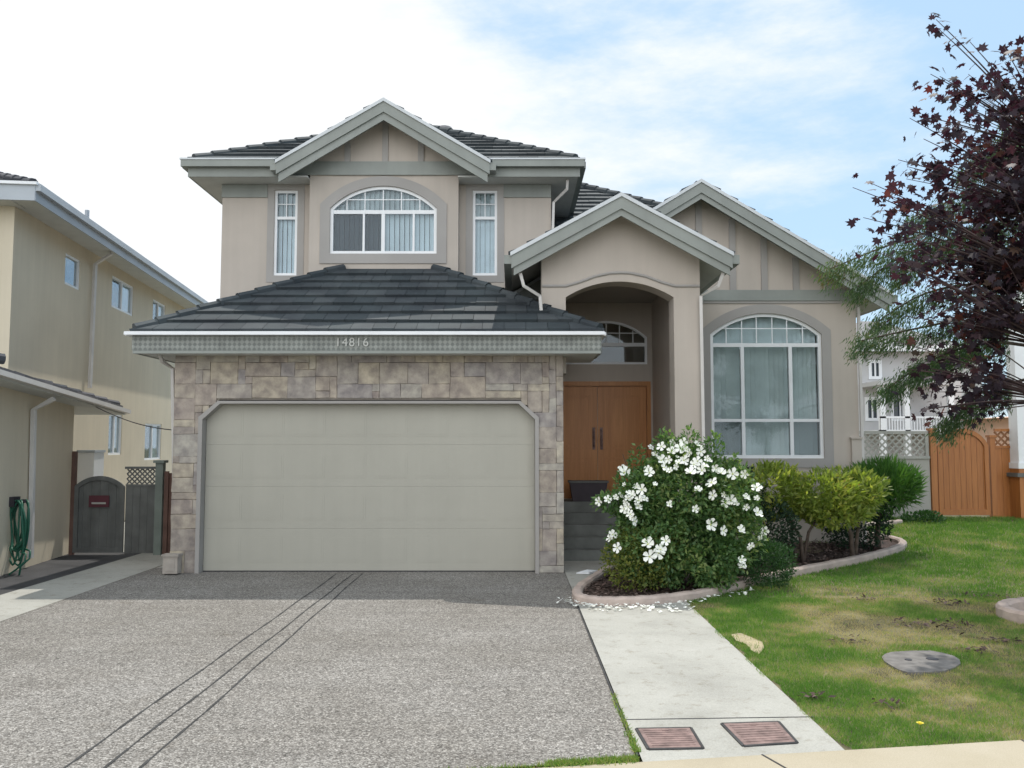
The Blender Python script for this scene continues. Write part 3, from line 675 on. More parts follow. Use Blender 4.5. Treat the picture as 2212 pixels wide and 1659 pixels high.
MB().beam(es(f0+.03, -.24, -.27), es(xe, -.24, -.27), .5, .02).beam(TU @ Vector((f0+.3, -.1, zc(f0)-.285)), TU @ Vector((f0+.3, 7.2, zc(f0)-.285)), .62, .02).build('soffit', M['soffit'], NH)
pp = on(TU, 188, 466, .1)[2]; MB().tube([pp-Vector((0, 0, .35)), pp+Vector((0, 0, .12))], .045, 8).build('vent_pipe', M['neigh_trim'], NH)
spout([on(TU, 241, 547, -.45)[2], on(TU, 206, 571, -.08)[2], on(TU, 194, 838, -.08)[2]], NH, .045)
# low front wing with its own eave
lA = on(TL, -40, 782, -.42); lB = on(TL, 280, 883, -.42); zl = lambda lx: lA[1]+(lB[1]-lA[1])*(lx-lA[0])/(lB[0]-lA[0])
MB(TL).panel([(-7, 0), (1.68, 0), (1.68, zl(1.68)-.1), (-7, zl(-7)-.1)], [], 0, .15).box(1.50, 1.68, .151, 1.5, 0, 2.4).build('wing_wall', M['neigh'], NH)
el = lambda lx, oy, dz=0: TL @ Vector((lx, oy, zl(lx)+dz))
x0_, x1_ = lA[0]-1.5, lB[0]
MB().beam(el(x0_, -.40, -.06), el(x1_, -.40, -.06), .10, .07).build('gutter', M['spout'], NH)
MB().beam(el(x0_, .42, -.10), el(x1_-.02, .42, -.10), 1.54, .04).build('soffit', M['soffit'], NH)
rf = MB()
for i in range(int((x1_-x0_)/.32)):
    a = x0_+i*.32; j = random.uniform(-.008, .008); rf.add([el(a, -.36, .0), el(a+.31, -.36, .0), el(a+.31, 1.2, .0), el(a, 1.2, .0), el(a, -.36, .04+j), el(a+.31, -.36, .035+j), el(a+.31, 1.2, .03), el(a, 1.2, .03)], [(3, 2, 1, 0), (4, 5, 6, 7), (0, 1, 5, 4), (1, 2, 6, 5), (2, 3, 7, 6), (3, 0, 4, 7)])
caps(rf, el(x1_-.25, -.25, .05), el(x1_-2.0, .5, .26), .07)
qe = on(TL, 8, 783, -.35)[2]; caps(rf, qe+Vector((-.5, -.6, .05)), qe+Vector((0, 0, .05)), .09)
rf.build('roof', M['tile_n'], NH)
spout([on(TL, 117, 861, -.36)[2], on(TL, 73, 885, -.06)[2], on(TL, 66, 1205, -.06)[2]], NH, .045)
# cable across the side yard
ca = on(TL, 205, 878, -.3)[2]; cb = Vector((gxl-.01, 13.2, AZ(932, 13.2)))
pts = [ca.lerp(cb, t/12)+Vector((0, 0, -.10*math.sin(math.pi*t/12))) for t in range(13)]
tag(MB().tube(pts, .008, 6).build('cable', M['black']), 'thin dark cable strung across the side yard between the houses', 'cable')
# ---- side yard gate, lattice, post, cabinet, hose
YGT = 14.5
def gp(u, v, Y=YGT): p = at(u, v, Y); return p.x, p.z
gL, gR = gp(163, 1050)[0], gp(270, 1050)[0]; zs_, zt_ = gp(200, 1050)[1], gp(215, 1028)[1]
G = empty('garden_gate', ((gL+gR)/2, YGT, 0)); tag(G, 'dark grey arched wooden gate beside the tan neighbour wall', 'gate')
bd = MB(); n = 6
oa = arch(gL, gR, .04, zs_, zt_, 24)
for i in range(n):
    a, b = gL+(gR-gL)*i/n+.003, gL+(gR-gL)*(i+1)/n-.003
    za = zs_ if i == 0 else arch_z(oa, a) or zs_; zb = zs_ if i == n-1 else arch_z(oa, b) or zs_
    bd.panel([(a, .04), (b, .04), (b, zb-.01), ((a+b)/2, (za+zb)/2+.004), (a, za-.01)], [], YGT, YGT+.022)
bd.build('gate_boards', M['gate_grey'], G)
MB().panel(oa, [arch(gL+.07, gR-.07, .12, zs_-.03, zt_-.07, 24)], YGT-.03, YGT-.002).build('gate_frame', M['gate_grey'], G)
a, b = gp(195, 1070), gp(238, 1082)
sg = MB().box(a[0], b[0], YGT-.045, YGT-.031, b[1]-.10, a[1]); sg.build('gate_plaque', plain('plaque_red', (.09, .025, .035), .6), G)
MB().box(a[0]+.05, b[0]-.05, YGT-.05, YGT-.0455, b[1]-.05, b[1]-.02).build('plaque_text_bar', M['lattice_grey'], G)
def lattice(T, x0, x1, z0, z1, step, t, mat, parent, y0=0):
    m = MB(T); w, h = x1-x0, z1-z0
    for sgn, yy in ((1, y0), (-1, y0+.012)):
        c = -h
        while c < w:
            p = []
            for s in (0, h):
                pass
            # line x = x0+c+s (sgn>0) clipped to the rectangle
            s0, s1 = max(0, -c), min(h, w-c)
            if s1-s0 > .02:
                f = (lambda s: (x0+c+s, z0+s)) if sgn > 0 else (lambda s: (x0+c+s, z1-s))
                (xa, za), (xb, zb) = f(s0), f(s1); m.beam((xa, yy, za), (xb, yy, zb), .01, t, up=(0, 1, 0)) if False else m.beam((xa, yy, za), (xb, yy, zb), .010, t)
            c += step
    return m.build('lattice', mat, parent)
L0, L1 = gp(272, 1050)[0], gp(335, 1050)[0]; lz = gp(300, 1050)[1]; lt = gp(300, 1013)[1]
LF = empty('lattice_fence', ((L0+L1)/2, YGT, 0)); tag(LF, 'narrow dark grey fence panel topped with open lattice next to the arched gate', 'fence')
bd = MB()
for i in range(4):
    a = L0+(L1-L0)*i/4; bd.box(a+.002, a+(L1-L0)/4-.002, YGT, YGT+.02, .03, lz)
bd.build('fence_boards', M['gate_grey'], LF)
lattice(I4, L0+.01, L1-.01, lz+.03, lt, .085, .022, M['gate_grey'], LF, YGT+.01)
each('rail', M['gate_grey'], LF, (L0, L1, YGT-.012, YGT+.03, lz+.001, lz+.03), (L0-.02, L1, YGT-.014, YGT+.035, lt, lt+.04))
pz = gp(342, 1000)[1]; pa, pb = gp(336, 1100)[0], gp(352, 1100)[0]
FP_ = MB().box(pa, pb, YGT-.05, YGT+.07, 0, pz).box(pa-.03, pb+.03, YGT-.08, YGT+.10, pz+.001, pz+.045).build('fence_post', M['post_green']); tag(FP_, 'grey green square fence post with a dark cap between fence panels', 'post')
r0, r1 = gp(354, 1100)[0], gp(400, 1100)[0]
RF = MB().box(r0, r1, YGT+.02, YGT+.05, .0, gp(370, 1022)[1]).box(r0, r0+.07, YGT-.02, YGT+.019, 0, gp(360, 1018)[1]).build('wood_fence', M['post_red']); tag(RF, 'dark reddish brown fence panel tucked against the stone garage corner', 'fence')
b0, b1 = gp(153, 1100)[0], gp(161, 1100)[0]
tag(MB().box(b0, b1, YGT-.03, YGT+.05, 0, gp(155, 975)[1]).build('gate_post', M['post_red']), 'thin reddish brown post left of the arched grey gate', 'post')
c0_, c1_ = AX(168, 1000, 16.6), AX(203, 1000, 16.6); zc_ = AZ(978, 16.6)
CB = empty('utility_cabinet', ((c0_+c1_)/2, 16.7, 0)); tag(CB, 'white upright cabinet standing behind the arched grey gate', 'cabinet')
MB().box(c0_, c1_, 16.6, 17.0, 0, zc_).build('cabinet_body', M['white'], CB); MB().box(c0_-.02, c1_+.02, 16.58, 17.02, zc_+.001, zc_+.05).build('cabinet_lid', M['neigh_trim'], CB)
# hose: hanger plate on the wall with coiled loops
HR = empty('garden_hose', tuple(on(TL, 40, 1100, -.12)[2])); tag(HR, 'coiled green garden hose hanging on the tan wall at the left edge', 'hose')
HC = on(TL, 40, 1085, -.10)[2]; ho = MB(); R3 = random.Random(5)
for k in range(9):
    rx = .11+.012*R3.random()*4; rz_ = R3.uniform(.33, .47); oc = HC+Vector((R3.uniform(-.05, .05), R3.uniform(-.10, .06), -rz_+.03)); pts = []
    for i in range(25):
        t = 2*math.pi*i/24; pts.append(oc+Vector((rx*math.sin(t)+.03*math.sin(2*t+k)-.0, -.5*rx*math.sin(t)+.02*math.cos(3*t), rz_*math.cos(t))))
    ho.tube(pts, .014, 7)
tail = [HC+Vector((.12, -.1, -.7)), HC+Vector((.22, -.15, -.72)), HC+Vector((.24, -.2, -.82)), HC+Vector((.12, -.2, -.93)), HC+Vector((.0, -.15, -1.0)), HC+Vector((.02, -.2, -1.12))]
ho.tube(tail, .014, 7); ho.tube([p+Vector((.05, .02, .04)) for p in tail[:4]]+[HC+Vector((.15, -.2, -1.13))], .014, 7)
ho.build('hose', M['hose'], HR, smooth=True)
MB().box(HC.x-.12, HC.x-.02, HC.y-.08, HC.y+.08, HC.z-.06, HC.z+.08).tube([HC+Vector((-.08, 0, 0)), HC+Vector((.12, -.05, .02))], .03, 8).build('hanger', M['black'], HR)
bx = at(386, 1240, 12.36)
UB = MB().box(gxl-.02, gxl+.19, 12.28, 12.435, .02, .26).box(gxl-.035, gxl+.205, 12.265, 12.44, .261, .29).box(gxl+.02, gxl+.15, 12.272, 12.28, .06, .22).build('utility_box', M['mortar']); tag(UB, 'small pale box at the foot of the stone garage corner', 'box')
# ================================================================ GROUND
def sheet(name, pts, dz, mat, nx=1, kind='structure', thick=0):
    """flat or terrain-following polygon from ground outline points (x,y)"""
    tris = tessellate_polygon([[Vector((x, y, 0)) for x, y in pts]]); m = MB()
    m.add([(x, y, terr(x, y)+dz) for x, y in pts], [tuple(t) for t in tris])
    o = m.build(name, mat); 
    if o.data.polygons and sum(p.normal.z for p in o.data.polygons) < 0: o.data.flip_normals()
    o['kind'] = kind; return o
def grid(name, x0, x1, y0, y1, nx, ny, f, mat):
    v = [(x0+(x1-x0)*i/nx, y0+(y1-y0)*j/ny) for j in range(ny+1) for i in range(nx+1)]
    m = MB(); m.add([(x, y, f(x, y)) for x, y in v], [(j*(nx+1)+i, j*(nx+1)+i+1, (j+1)*(nx+1)+i+1, (j+1)*(nx+1)+i) for j in range(ny) for i in range(nx)])
    o = m.build(name, mat, fix=False); return tag(o, kind='structure')
grid('terrain', -220, 220, -80, 360, 44, 44, lambda x, y: -.16 if y < 20 else -.16, M['soil'])
edgeY = lambda x: 5.05+.152*(x-.2)     # back edge of the public sidewalk
lawn = grid('lawn_ground', 1.2, 14, 5.2, 24, 90, 130, lambda x, y: terr(x, y)-.012+.008*math.sin(x*3.1+y*1.7)*math.sin(y*2.3), M['soil'])
DW = sheet('driveway', [(-5.35, edgeY(-5.35)+.06), (.0, edgeY(0)+.06), (.735, edgeY(.735)+.06), (.762, 12.0), (.762, 13.0), (-5.35, 13.0)], .0, M['drive'])
jt = MB()
for (a, b) in (((-2.576, 5.0), (-2.505, 12.4)), ((-2.343, 5.0), (-2.27, 12.4)), ((-2.13, 5.0), (-2.144, 12.4))):
    n_ = 40
    for i in range(n_):
        f = lambda t: (a[0]+(b[0]-a[0])*t+.006*math.sin(t*23+a[0]*7), a[1]+(b[1]-a[1])*t)
        p, q = f(i/n_), f((i+1)/n_); w = .0075*(1+.35*math.sin(i*1.9+a[0]*5))
        jt.add([(p[0]-w, p[1], .004), (p[0]+w, p[1], .004), (q[0]+w, q[1], .004), (q[0]-w, q[1], .004)], [(0, 1, 2, 3)])
tag(jt.build('driveway_joint', M['joint'], fix=False), kind='structure')
tag(MB().box(.742, .757, 5.25, 9.95, .002, .006).build('walkway_joint', M['joint']), kind='structure')
WK = sheet('walkway', [(.765, edgeY(.765)), (2.02, edgeY(2.02)), (2.05, 10.6), (2.5, 13.72), (.765, 13.72)], .004, M['concrete'])
gj = [gr(1352, 1556), gr(1758, 1550)]
tag(MB().beam(gj[0]+Vector((0, 0, .005)), gj[1]+Vector((0, 0, .005)), .012, .003).build('walkway_joint', M['joint']), kind='structure')
SW = sheet('sidewalk', [(-14, edgeY(-14)), (.2, edgeY(.2)), (14, edgeY(14)), (14, edgeY(14)-1.55), (-14, edgeY(-14)-1.55)], .008, M['sidewalk'])
for u0, v0, u1, v1 in ((1645, 1632, 1692, 1659), (2205, 1600, 2270, 1640)):
    a, b = gr(u0, v0), gr(u1, v1); b = a+(b-a).normalized()*1.5
    tag(MB().beam(a+Vector((0, -.01, .0095)), b+Vector((0, 0, .0095)), .012, .003).build('sidewalk_joint', M['joint']), kind='structure')
K = MB()
K.add([(-60, edgeY(-14)-1.55-.3, -.15), (60, edgeY(14)-1.55-.3+6, -.15), (60, edgeY(14)-1.3+6, .006), (-60, edgeY(-14)-1.3, .006)], [(0, 1, 2, 3)]) if False else None
K.add([(-14, edgeY(-14)-1.551, .012), (14, edgeY(14)-1.551, .012), (14, edgeY(14)-1.70, .012), (-14, edgeY(-14)-1.70, .012), (14, edgeY(14)-1.73, -.15), (-14, edgeY(-14)-1.73, -.15)], [(0, 3, 2, 1), (3, 5, 4, 2)])
tag(K.build('kerb', M['sidewalk'], fix=False), kind='structure')
sheet('road', [(-60, -6.5), (60, -6.5), (60, edgeY(60)-1.72), (-60, edgeY(-60)-1.72)], -.148, M['asphalt'])
sheet('side_path', [(-5.352, 5.0), (-5.352, 14.9), (-6.28, 14.9), (-6.3, 5.0)], .003, M['concrete'])
sheet('neighbour_drive', [(-6.31, 4.4), (-6.29, 14.9), (-9.0, 14.9), (-9, 4.0)], -.002, M['asphalt'])
sheet('side_yard', [(-4.9, 13.0), (-5.35, 13.0), (-5.35, 14.9), (-9, 14.9), (-9.6, 30), (-4.9, 30)], -.003, M['concrete'])
sheet('far_lawn', [(-9, 30), (13.9, 24), (60, 24), (60, 60), (-9, 60)], -.15, M['soil'])
# covers let into the concrete and the lawn
def cover(name, q, t, mat, label, cat, group=None, frame_=True):
    P = [gr(u, v) for u, v in q]; c = sum(P, Vector())/4; o = empty(name, c); tag(o, label, cat, group)
    m = MB(); tp = [p+Vector((0, 0, .012)) for p in P]; bt = [p-Vector((0, 0, .03)) for p in P]
    m.add(bt+tp, [(4, 5, 6, 7), (0, 1, 5, 4), (1, 2, 6, 5), (2, 3, 7, 6), (3, 0, 4, 7)]); m.build('cover_plate', mat, o)
    fm = MB()
    for i in range(4):
        a, b = P[i], P[(i+1) % 4]; fm.beam(a+(a-c)*.05+Vector((0, 0, .0)), b+(b-c)*.05+Vector((0, 0, .0)), .02, .024)
    fm.build('cover_frame', M['joint'], o)
    rb = MB()
    for i in range(1, 9):
        a = tp[0].lerp(tp[3], i/9); b = tp[1].lerp(tp[2], i/9); rb.beam(a.lerp(b, .08), a.lerp(b, .92), .008, .006)
    h = tp[0].lerp(tp[1], .5).lerp(tp[3].lerp(tp[2], .5), .12); rb.box(h.x-.02, h.x+.02, h.y-.01, h.y+.01, h.z-.002, h.z+.006)
    rb.build('cover_ribs', mat, o); return o
cover('utility_cover', [(1378, 1578), (1490, 1576), (1515, 1618), (1403, 1620)], .02, M['iron'], 'rusty brown square cover in the concrete walk, nearer the driveway', 'utility cover', 'rusty covers in the walkway')
cover('utility_cover', [(1563, 1567), (1680, 1563), (1718, 1606), (1608, 1613)], .02, M['iron'], 'rusty brown square cover in the concrete walk, nearer the lawn', 'utility cover', 'rusty covers in the walkway')
mq = [gr(u, v) for u, v in ((1905, 1422), (1925, 1411), (2010, 1408), (2062, 1420), (2075, 1436), (2040, 1452), (1960, 1455), (1925, 1440))]
mq = [p_ for i_ in range(8) for p_ in [mq[i_], mq[i_].lerp(mq[(i_+1) % 8], .5)+(mq[i_].lerp(mq[(i_+1) % 8], .5)-sum(mq, Vector())/8)*.06]]; cm = sum(mq, Vector())/16; MC = empty('valve_cover', cm); tag(MC, 'grey concrete valve cover sunk in the patchy lawn', 'valve cover')
MB().add([p-Vector((0, 0, .03)) for p in mq]+[p+Vector((0, 0, .012)) for p in mq]+[cm+(p-cm)*.93+Vector((0, 0, .018)) for p in mq], [tuple(range(32, 48))]+[(i, (i+1) % 16, 16+(i+1) % 16, 16+i) for i in range(16)]+[(16+i, 16+(i+1) % 16, 32+(i+1) % 16, 32+i) for i in range(16)]).build('cover_slab', M['lid'], MC)
MB().tube([cm+Vector((-.10, 0, .017)), cm+Vector((-.10, 0, .023))], .03, 10).tube([cm+Vector((.12, .03, .017)), cm+Vector((.12, .03, .022))], .05, 12).build('cover_knob', M['black'], MC)
# planting bed and its concrete edging
cd = [(1318, 1232), (1284, 1257), (1252, 1280), (1250, 1299), (1285, 1307), (1345, 1308), (1420, 1304), (1500, 1294), (1560, 1281), (1620, 1264), (1700, 1246), (1800, 1226), (1870, 1211), (1925, 1196), (1950, 1184), (1940, 1174), (1900, 1165), (1850, 1156)]
curb = [gr(u, v) for u, v in cd]
def crs(P, n=5):
    o = []
    for i in range(len(P)-1):
        p0, p1, p2, p3 = P[max(i-1, 0)], P[i], P[i+1], P[min(i+2, len(P)-1)]
        for k in range(n):
            t = k/n; o.append(.5*((2*p1)+(p2-p0)*t+(2*p0-5*p1+4*p2-p3)*t*t+(3*p1-p0-3*p2+p3)*t**3))
    return o+[P[-1]]
curbs = crs(curb)
bed = [(p.x, p.y) for p in curbs]+[(6.1, 14.85), (2.85, 14.85), (2.5, 13.6), (1.7, 12.9)]
tris = tessellate_polygon([[Vector((x, y, 0)) for x, y in bed]]); mb = MB(); mb.add([(x, y, terr(x, y)+.03) for x, y in bed], [tuple(t) for t in tris]); tag(mb.build('mulch_bed', M['mulch_bed']), kind='structure')
def edging(name, P, w, h, label, mat=None):
    m = MB(); prof = [(-w/2, -.03), (-w/2, h*.75), (-w*.32, h), (w*.32, h), (w/2, h*.75), (w/2, -.03)]; vs = []; n = len(prof)
    for i, p in enumerate(P):
        d = (P[min(i+1, len(P)-1)]-P[max(i-1, 0)]); d.z = 0; d.normalize(); s = Vector((d.y, -d.x, 0))
        j = 1+.06*math.sin(i*1.7)
        for a, b in prof: vs.append(p+s*a*j+Vector((0, 0, b+.004*math.sin(i*2.3))))
    fs = [(i*n+k, i*n+k+1, (i+1)*n+k+1, (i+1)*n+k) for i in range(len(P)-1) for k in range(n-1)]+[tuple(range(n)), tuple((len(P)-1)*n+k for k in range(n))]
    m.add(vs, fs); o = m.build(name, mat or M['curb']); return tag(o, label, 'edging')
edging('garden_edging', curbs, .12, .10, 'pinkish concrete edging curving round the flower bed')
rc = crs([gr(u, v) for u, v in ((1845, 1140), (1880, 1137), (1920, 1134), (1945, 1131))]); edging('garden_edging', rc, .10, .08, 'short pale edging strip in front of the grey fence wall')
tc = Vector((6.10, 9.25, 0)); ring_ = [tc+Vector((.82*math.cos(t*math.pi/20), .62*math.sin(t*math.pi/20), 0)) for t in range(41)]
edging('tree_ring', ring_, .13, .12, 'pinkish concrete ring in the lawn at the right edge')
# ================================================================ RIGHT BACKGROUND
YF = 18.5; gz = terr(8, YF)
def fp(u, v, Y=YF): p = at(u, v, Y); return p.x, p.z
x0, x1 = fp(1835, 1000)[0], fp(2008, 1000)[0]; zb = fp(1940, 985)[1]; zt2 = fp(1940, 937)[1]
W = empty('fence_wall', ((x0+x1)/2, YF, gz)); tag(W, 'grey fence wall with a lattice top between the house and the brown gate', 'fence')
MB().box(x0, x1, YF, YF+.1, gz-.1, zb-.06).build('wall_panel', M['fence_grey'], W)
each('rail', M['lattice_grey'], W, (x0, x1, YF-.03, YF+.13, zb-.059, zb), (x0, x1, YF+.02, YF+.07, zt2, zt2+.06))
each('lattice_stile', M['lattice_grey'], W, (x0, x0+.07, YF+.01, YF+.08, zb+.001, zt2-.001), (x1-.07, x1, YF+.01, YF+.08, zb+.001, zt2-.001))
lattice(I4, x0+.07, x1-.07, zb, zt2, .15, .035, M['lattice_grey'], W, YF+.04)
g0, g1 = fp(2026, 1000)[0], fp(2136, 1000)[0]; gs, gt = fp(2026, 962)[1], fp(2080, 926)[1]
G = empty('garden_gate', ((g0+g1)/2, YF, gz)); tag(G, 'brown wooden gate with an arched top under the maple', 'gate')
bd = MB(); oa = arch(g0, g1, gz+.05, gs, gt, 28); n = 9
for i in range(n):
    a, b = g0+(g1-g0)*i/n+.004, g0+(g1-g0)*(i+1)/n-.004
    za = gs if i == 0 else arch_z(oa, a) or gs; zb_ = gs if i == n-1 else arch_z(oa, b) or gs
    bd.panel([(a, gz+.05), (b, gz+.05), (b, zb_-.01), ((a+b)/2, (za+zb_)/2+.005), (a, za-.01)], [], YF+.02, YF+.045)
bd.build('gate_boards', M['wood_gate'], G)
MB().panel(oa, [arch(g0+.09, g1-.09, gz+.17, gs-.02, gt-.09, 28)], YF-.01, YF+.018).build('gate_frame', M['wood_gate'], G)
for a, b, zt3, lb in ((2010, 2023, 930, 'left'), (2139, 2150, 945, 'right')):
    xa, xb = fp(a, 1000)[0], fp(b, 1000)[0]; zz = fp(a, zt3)[1]
    tag(MB().box(xa, xb, YF-.03, YF+.10, gz-.05, zz).box(xa-.02, xb+.02, YF-.05, YF+.12, zz+.001, zz+.05).build('gate_post', M['wood_gate']), 'brown gate post on the %s side of the arched brown gate' % lb, 'post')
x0, x1 = fp(2152, 1000)[0], fp(2290, 1000)[0]; zb = fp(2170, 968)[1]; zt2 = fp(2170, 932)[1]
W = empty('lattice_fence', ((x0+x1)/2, YF, gz)); tag(W, 'brown board fence with a lattice top right of the arched brown gate', 'fence')
bd = MB()
for i in range(10):
    a = x0+(x1-x0)*i/10; bd.box(a+.003, a+(x1-x0)/10-.003, YF+.02, YF+.05, gz-.02, zb)
bd.build('fence_boards', M['wood_gate'], W); lattice(I4, x0, x1, zb+.05, zt2, .15, .04, M['lattice_brown'], W, YF+.03)
each('rail', M['wood_gate'], W, (x0, x1, YF, YF+.06, zb+.001, zb+.05), (x0, x1, YF, YF+.06, zt2, zt2+.06))
# porch column at the right edge
Yc = 18.2; cx0 = AX(2193, 800, Yc); pc = empty('porch_column', (cx0+.16, Yc+.1, terr(9, Yc))); tag(pc, 'white square column on a dark capped brown base at the right edge', 'column')
zA, zB, zC = AZ(700, Yc, 2200), AZ(1000, Yc, 2200), AZ(1028, Yc, 2200)
MB().box(cx0, cx0+.32, Yc, Yc+.32, zB, zA+1.2).box(cx0-.03, cx0+.35, Yc-.03, Yc+.35, zB-.12, zB-.001).build('column_shaft', M['white'], pc)
MB().box(cx0-.09, cx0+.41, Yc-.09, Yc+.41, zC-.02, zC+.06).build('base_cap', M['gate_grey'], pc)
MB().box(cx0-.03, cx0+.38, Yc-.05, Yc+.38, terr(9, Yc)-.05, zC-.021).box(cx0-.02, cx0+.36, Yc-.02, Yc+.36, zC+.061, zB-.121).build('column_base', M['wood_gate'], pc)
# white house far behind the fence
Yf = 34; fh = empty('far_house', (17, Yf, 0)); tag(fh, 'white house with grey roof far behind the lattice fence', 'house')
fx = lambda u: AX(u, 800, Yf); fz = lambda v: AZ(v, Yf, 1950)
wins = [rect(fx(1870), fx(1893), fz(905), fz(862)), rect(fx(1925), fx(1958), fz(905), fz(862)), rect(fx(1880), fx(1900), fz(815), fz(782))]
MB().panel(rect(fx(1800), fx(2075), -.1, fz(757)), wins, Yf, Yf+.2).box(fx(1800), fx(1800)+.2, Yf+.21, Yf+9, 0, fz(757)).box(fx(2075)-.2, fx(2075), Yf+.21, Yf+9, 0, fz(757)).build('wall', M['far_white'], fh)
for q in wins:
    xs = [a for a, _ in q]; zs2 = [b for _, b in q]; w_ = empty('window', ((xs[0]+xs[1])/2, Yf, zs2[0]), fh)
    MB().panel(grow(q, .08), [grow(q, -.04)], Yf-.04, Yf-.001).box((xs[0]+xs[1])/2-.03, (xs[0]+xs[1])/2+.03, Yf-.03, Yf-.002, zs2[0], zs2[2]).build('frame', M['white'], w_)
    MB().panel(q, [], Yf+.05, Yf+.06).build('pane', M['far_dark'], w_)
ez = fz(752); rf = MB()
rf.add([(fx(1790), Yf-.6, ez), (fx(2085), Yf-.6, ez), (fx(2085), Yf+9.5, ez), (fx(1790), Yf+9.5, ez), (fx(1950), Yf+4, fz(690)+.5), (fx(1990), Yf+4, fz(690)+.5), (fx(1790), Yf-.6, ez-.15), (fx(2085), Yf-.6, ez-.15), (fx(2085), Yf+9.5, ez-.15), (fx(1790), Yf+9.5, ez-.15)],
       [(0, 1, 5, 4), (1, 2, 5), (2, 3, 4, 5), (3, 0, 4), (9, 8, 7, 6), (0, 6, 7, 1), (1, 7, 8, 2), (2, 8, 9, 3), (3, 9, 6, 0)]); rf.build('roof', M['far_roof'], fh)
MB().box(fx(1790), fx(2085), Yf-.75, Yf-.61, ez-.2, ez+.02).build('gutter', M['white'], fh)
bl = MB().box(fx(1862), fx(2005), Yf-1.6, Yf-.01, fz(930)-.15, fz(930)).box(fx(1862), fx(2005), Yf-1.6, Yf-1.52, fz(906), fz(902))
for i in range(26):
    a = fx(1862)+(fx(2005)-fx(1862))*i/25; bl.box(a, a+.035, Yf-1.58, Yf-1.545, fz(930)+.001, fz(906)-.001)
bl.build('balcony', M['white'], fh)
for u in (1862, 1912, 2003): a = fx(u); MB().box(a, a+.2, Yf-1.6, Yf-1.4, -.1, fz(838)).build('balcony_post', M['white'], fh)
MB().box(fx(1855), fx(2012), Yf-1.8, Yf-.01, fz(838)+.001, fz(832)+.05).build('balcony_roof', M['far_white'], fh)
# reddish roofed house and peach house behind the trees
Yr = 44; rh = empty('far_house', (AX(2050, 800, Yr), Yr, 0)); tag(rh, 'distant cream house with a reddish roof edge seen through the branches', 'house')
fx = lambda u: AX(u, 800, Yr); fz = lambda v: AZ(v, Yr, 2050)
MB().box(fx(1985), fx(2120), Yr, Yr+8, -.1, fz(772)).build('wall', M['far_white'], rh)
MB().add([(fx(1960), Yr-.6, fz(772)), (fx(2140), Yr-.6, fz(772)), (fx(2140), Yr+9, fz(772)), (fx(1960), Yr+9, fz(772)), (fx(2040), Yr+4, fz(735)), (fx(2070), Yr+4, fz(735))], [(0, 1, 5, 4), (1, 2, 5), (2, 3, 4, 5), (3, 0, 4), (3, 2, 1, 0)]).build('roof', M['far_red'], rh)
Yq = 27; ph = empty('far_house', (AX(2130, 900, Yq), Yq, 0)); tag(ph, 'low peach coloured building right behind the brown gate', 'house')
fx = lambda u: AX(u, 900, Yq); fz = lambda v: AZ(v, Yq, 2100)
xo = fx(2078)+3.2; MB().box(xo, fx(2700), Yq, Yq+6, -.1, fz(897)).build('wall', M['peach'], ph)
MB().add([(xo-.5, Yq-.5, fz(897)), (fx(2720), Yq-.5, fz(897)), (fx(2720), Yq+6.5, fz(897)), (xo-.5, Yq+6.5, fz(897)), (xo+3, Yq+3, fz(880)), (fx(2600), Yq+3, fz(880))], [(0, 1, 5, 4), (1, 2, 5), (2, 3, 4, 5), (3, 0, 4), (3, 2, 1, 0)]).build('roof', M['peach'], ph)
# ---- small things near the door and on the path
a, b = AX(1231, 1060, 14.92), AX(1312, 1060, 14.92); PL = empty('planter', ((a+b)/2, 14.98, .86)); tag(PL, 'dark low planter box on the landing before the front door', 'planter')
zt3 = AZ(1043, 14.92)
MB().panel([(a+.05, .862), (b-.05, .862), (b, zt3), (a, zt3)], [], 14.88, 15.16).build('planter_box', M['planter'], PL); MB().box(a-.02, b+.02, 14.86, 15.18, zt3+.001, zt3+.035).build('planter_rim', M['gate_grey'], PL)
c = gr(1268, 1238); npz = MB(); 
import itertools
npz.add([c+Vector(v) for v in ((-.16, -.10, .006), (.02, -.16, .010), (.17, .07, .012), (-.02, .13, .007), (-.16, -.10, .022), (.02, -.16, .035), (.17, .07, .03), (-.02, .13, .024), (0, -.02, .055))], [(0, 1, 5, 4), (1, 2, 6, 5), (2, 3, 7, 6), (3, 0, 4, 7), (4, 5, 8), (5, 6, 8), (6, 7, 8), (7, 4, 8), (3, 2, 1, 0)])
tag(npz.build('newspaper', M['paper']), 'folded white newspaper lying on the path beside the flower bed', 'newspaper')
# ================================================================ PLANTS
DI = [(0, 0, 0), (.24, .45, .03), (0, 1, -.04), (-.24, .45, .03)]; DF = [(0, 1, 2), (0, 2, 3)]
NL = [(0, 0, 0), (.13, .4, .02), (0, 1, -.06), (-.13, .4, .02)]
ML = [(0, 0, 0)]; MF = []
for i, (a, r) in enumerate([(-180, .14), (-140, .50), (-118, .40), (-82, .82), (-56, .50), (-36, .92), (-17, .62), (0, 1.1), (17, .62), (36, .92), (56, .50), (82, .82), (118, .40), (140, .50)]):
    t = math.radians(a); ML.append((r*math.sin(t)*.62, .30+r*math.cos(t)*.62, -.24*r*r+(.06 if i % 2 else 0)))
MF = [(0, i+1, i+2) for i in range(13)]+[(0, 14, 1)]
ML[0] = (0, .3, .0)
def rv(n): v = rng.normal(size=(n, 3)); return v/np.linalg.norm(v, axis=1, keepdims=True)
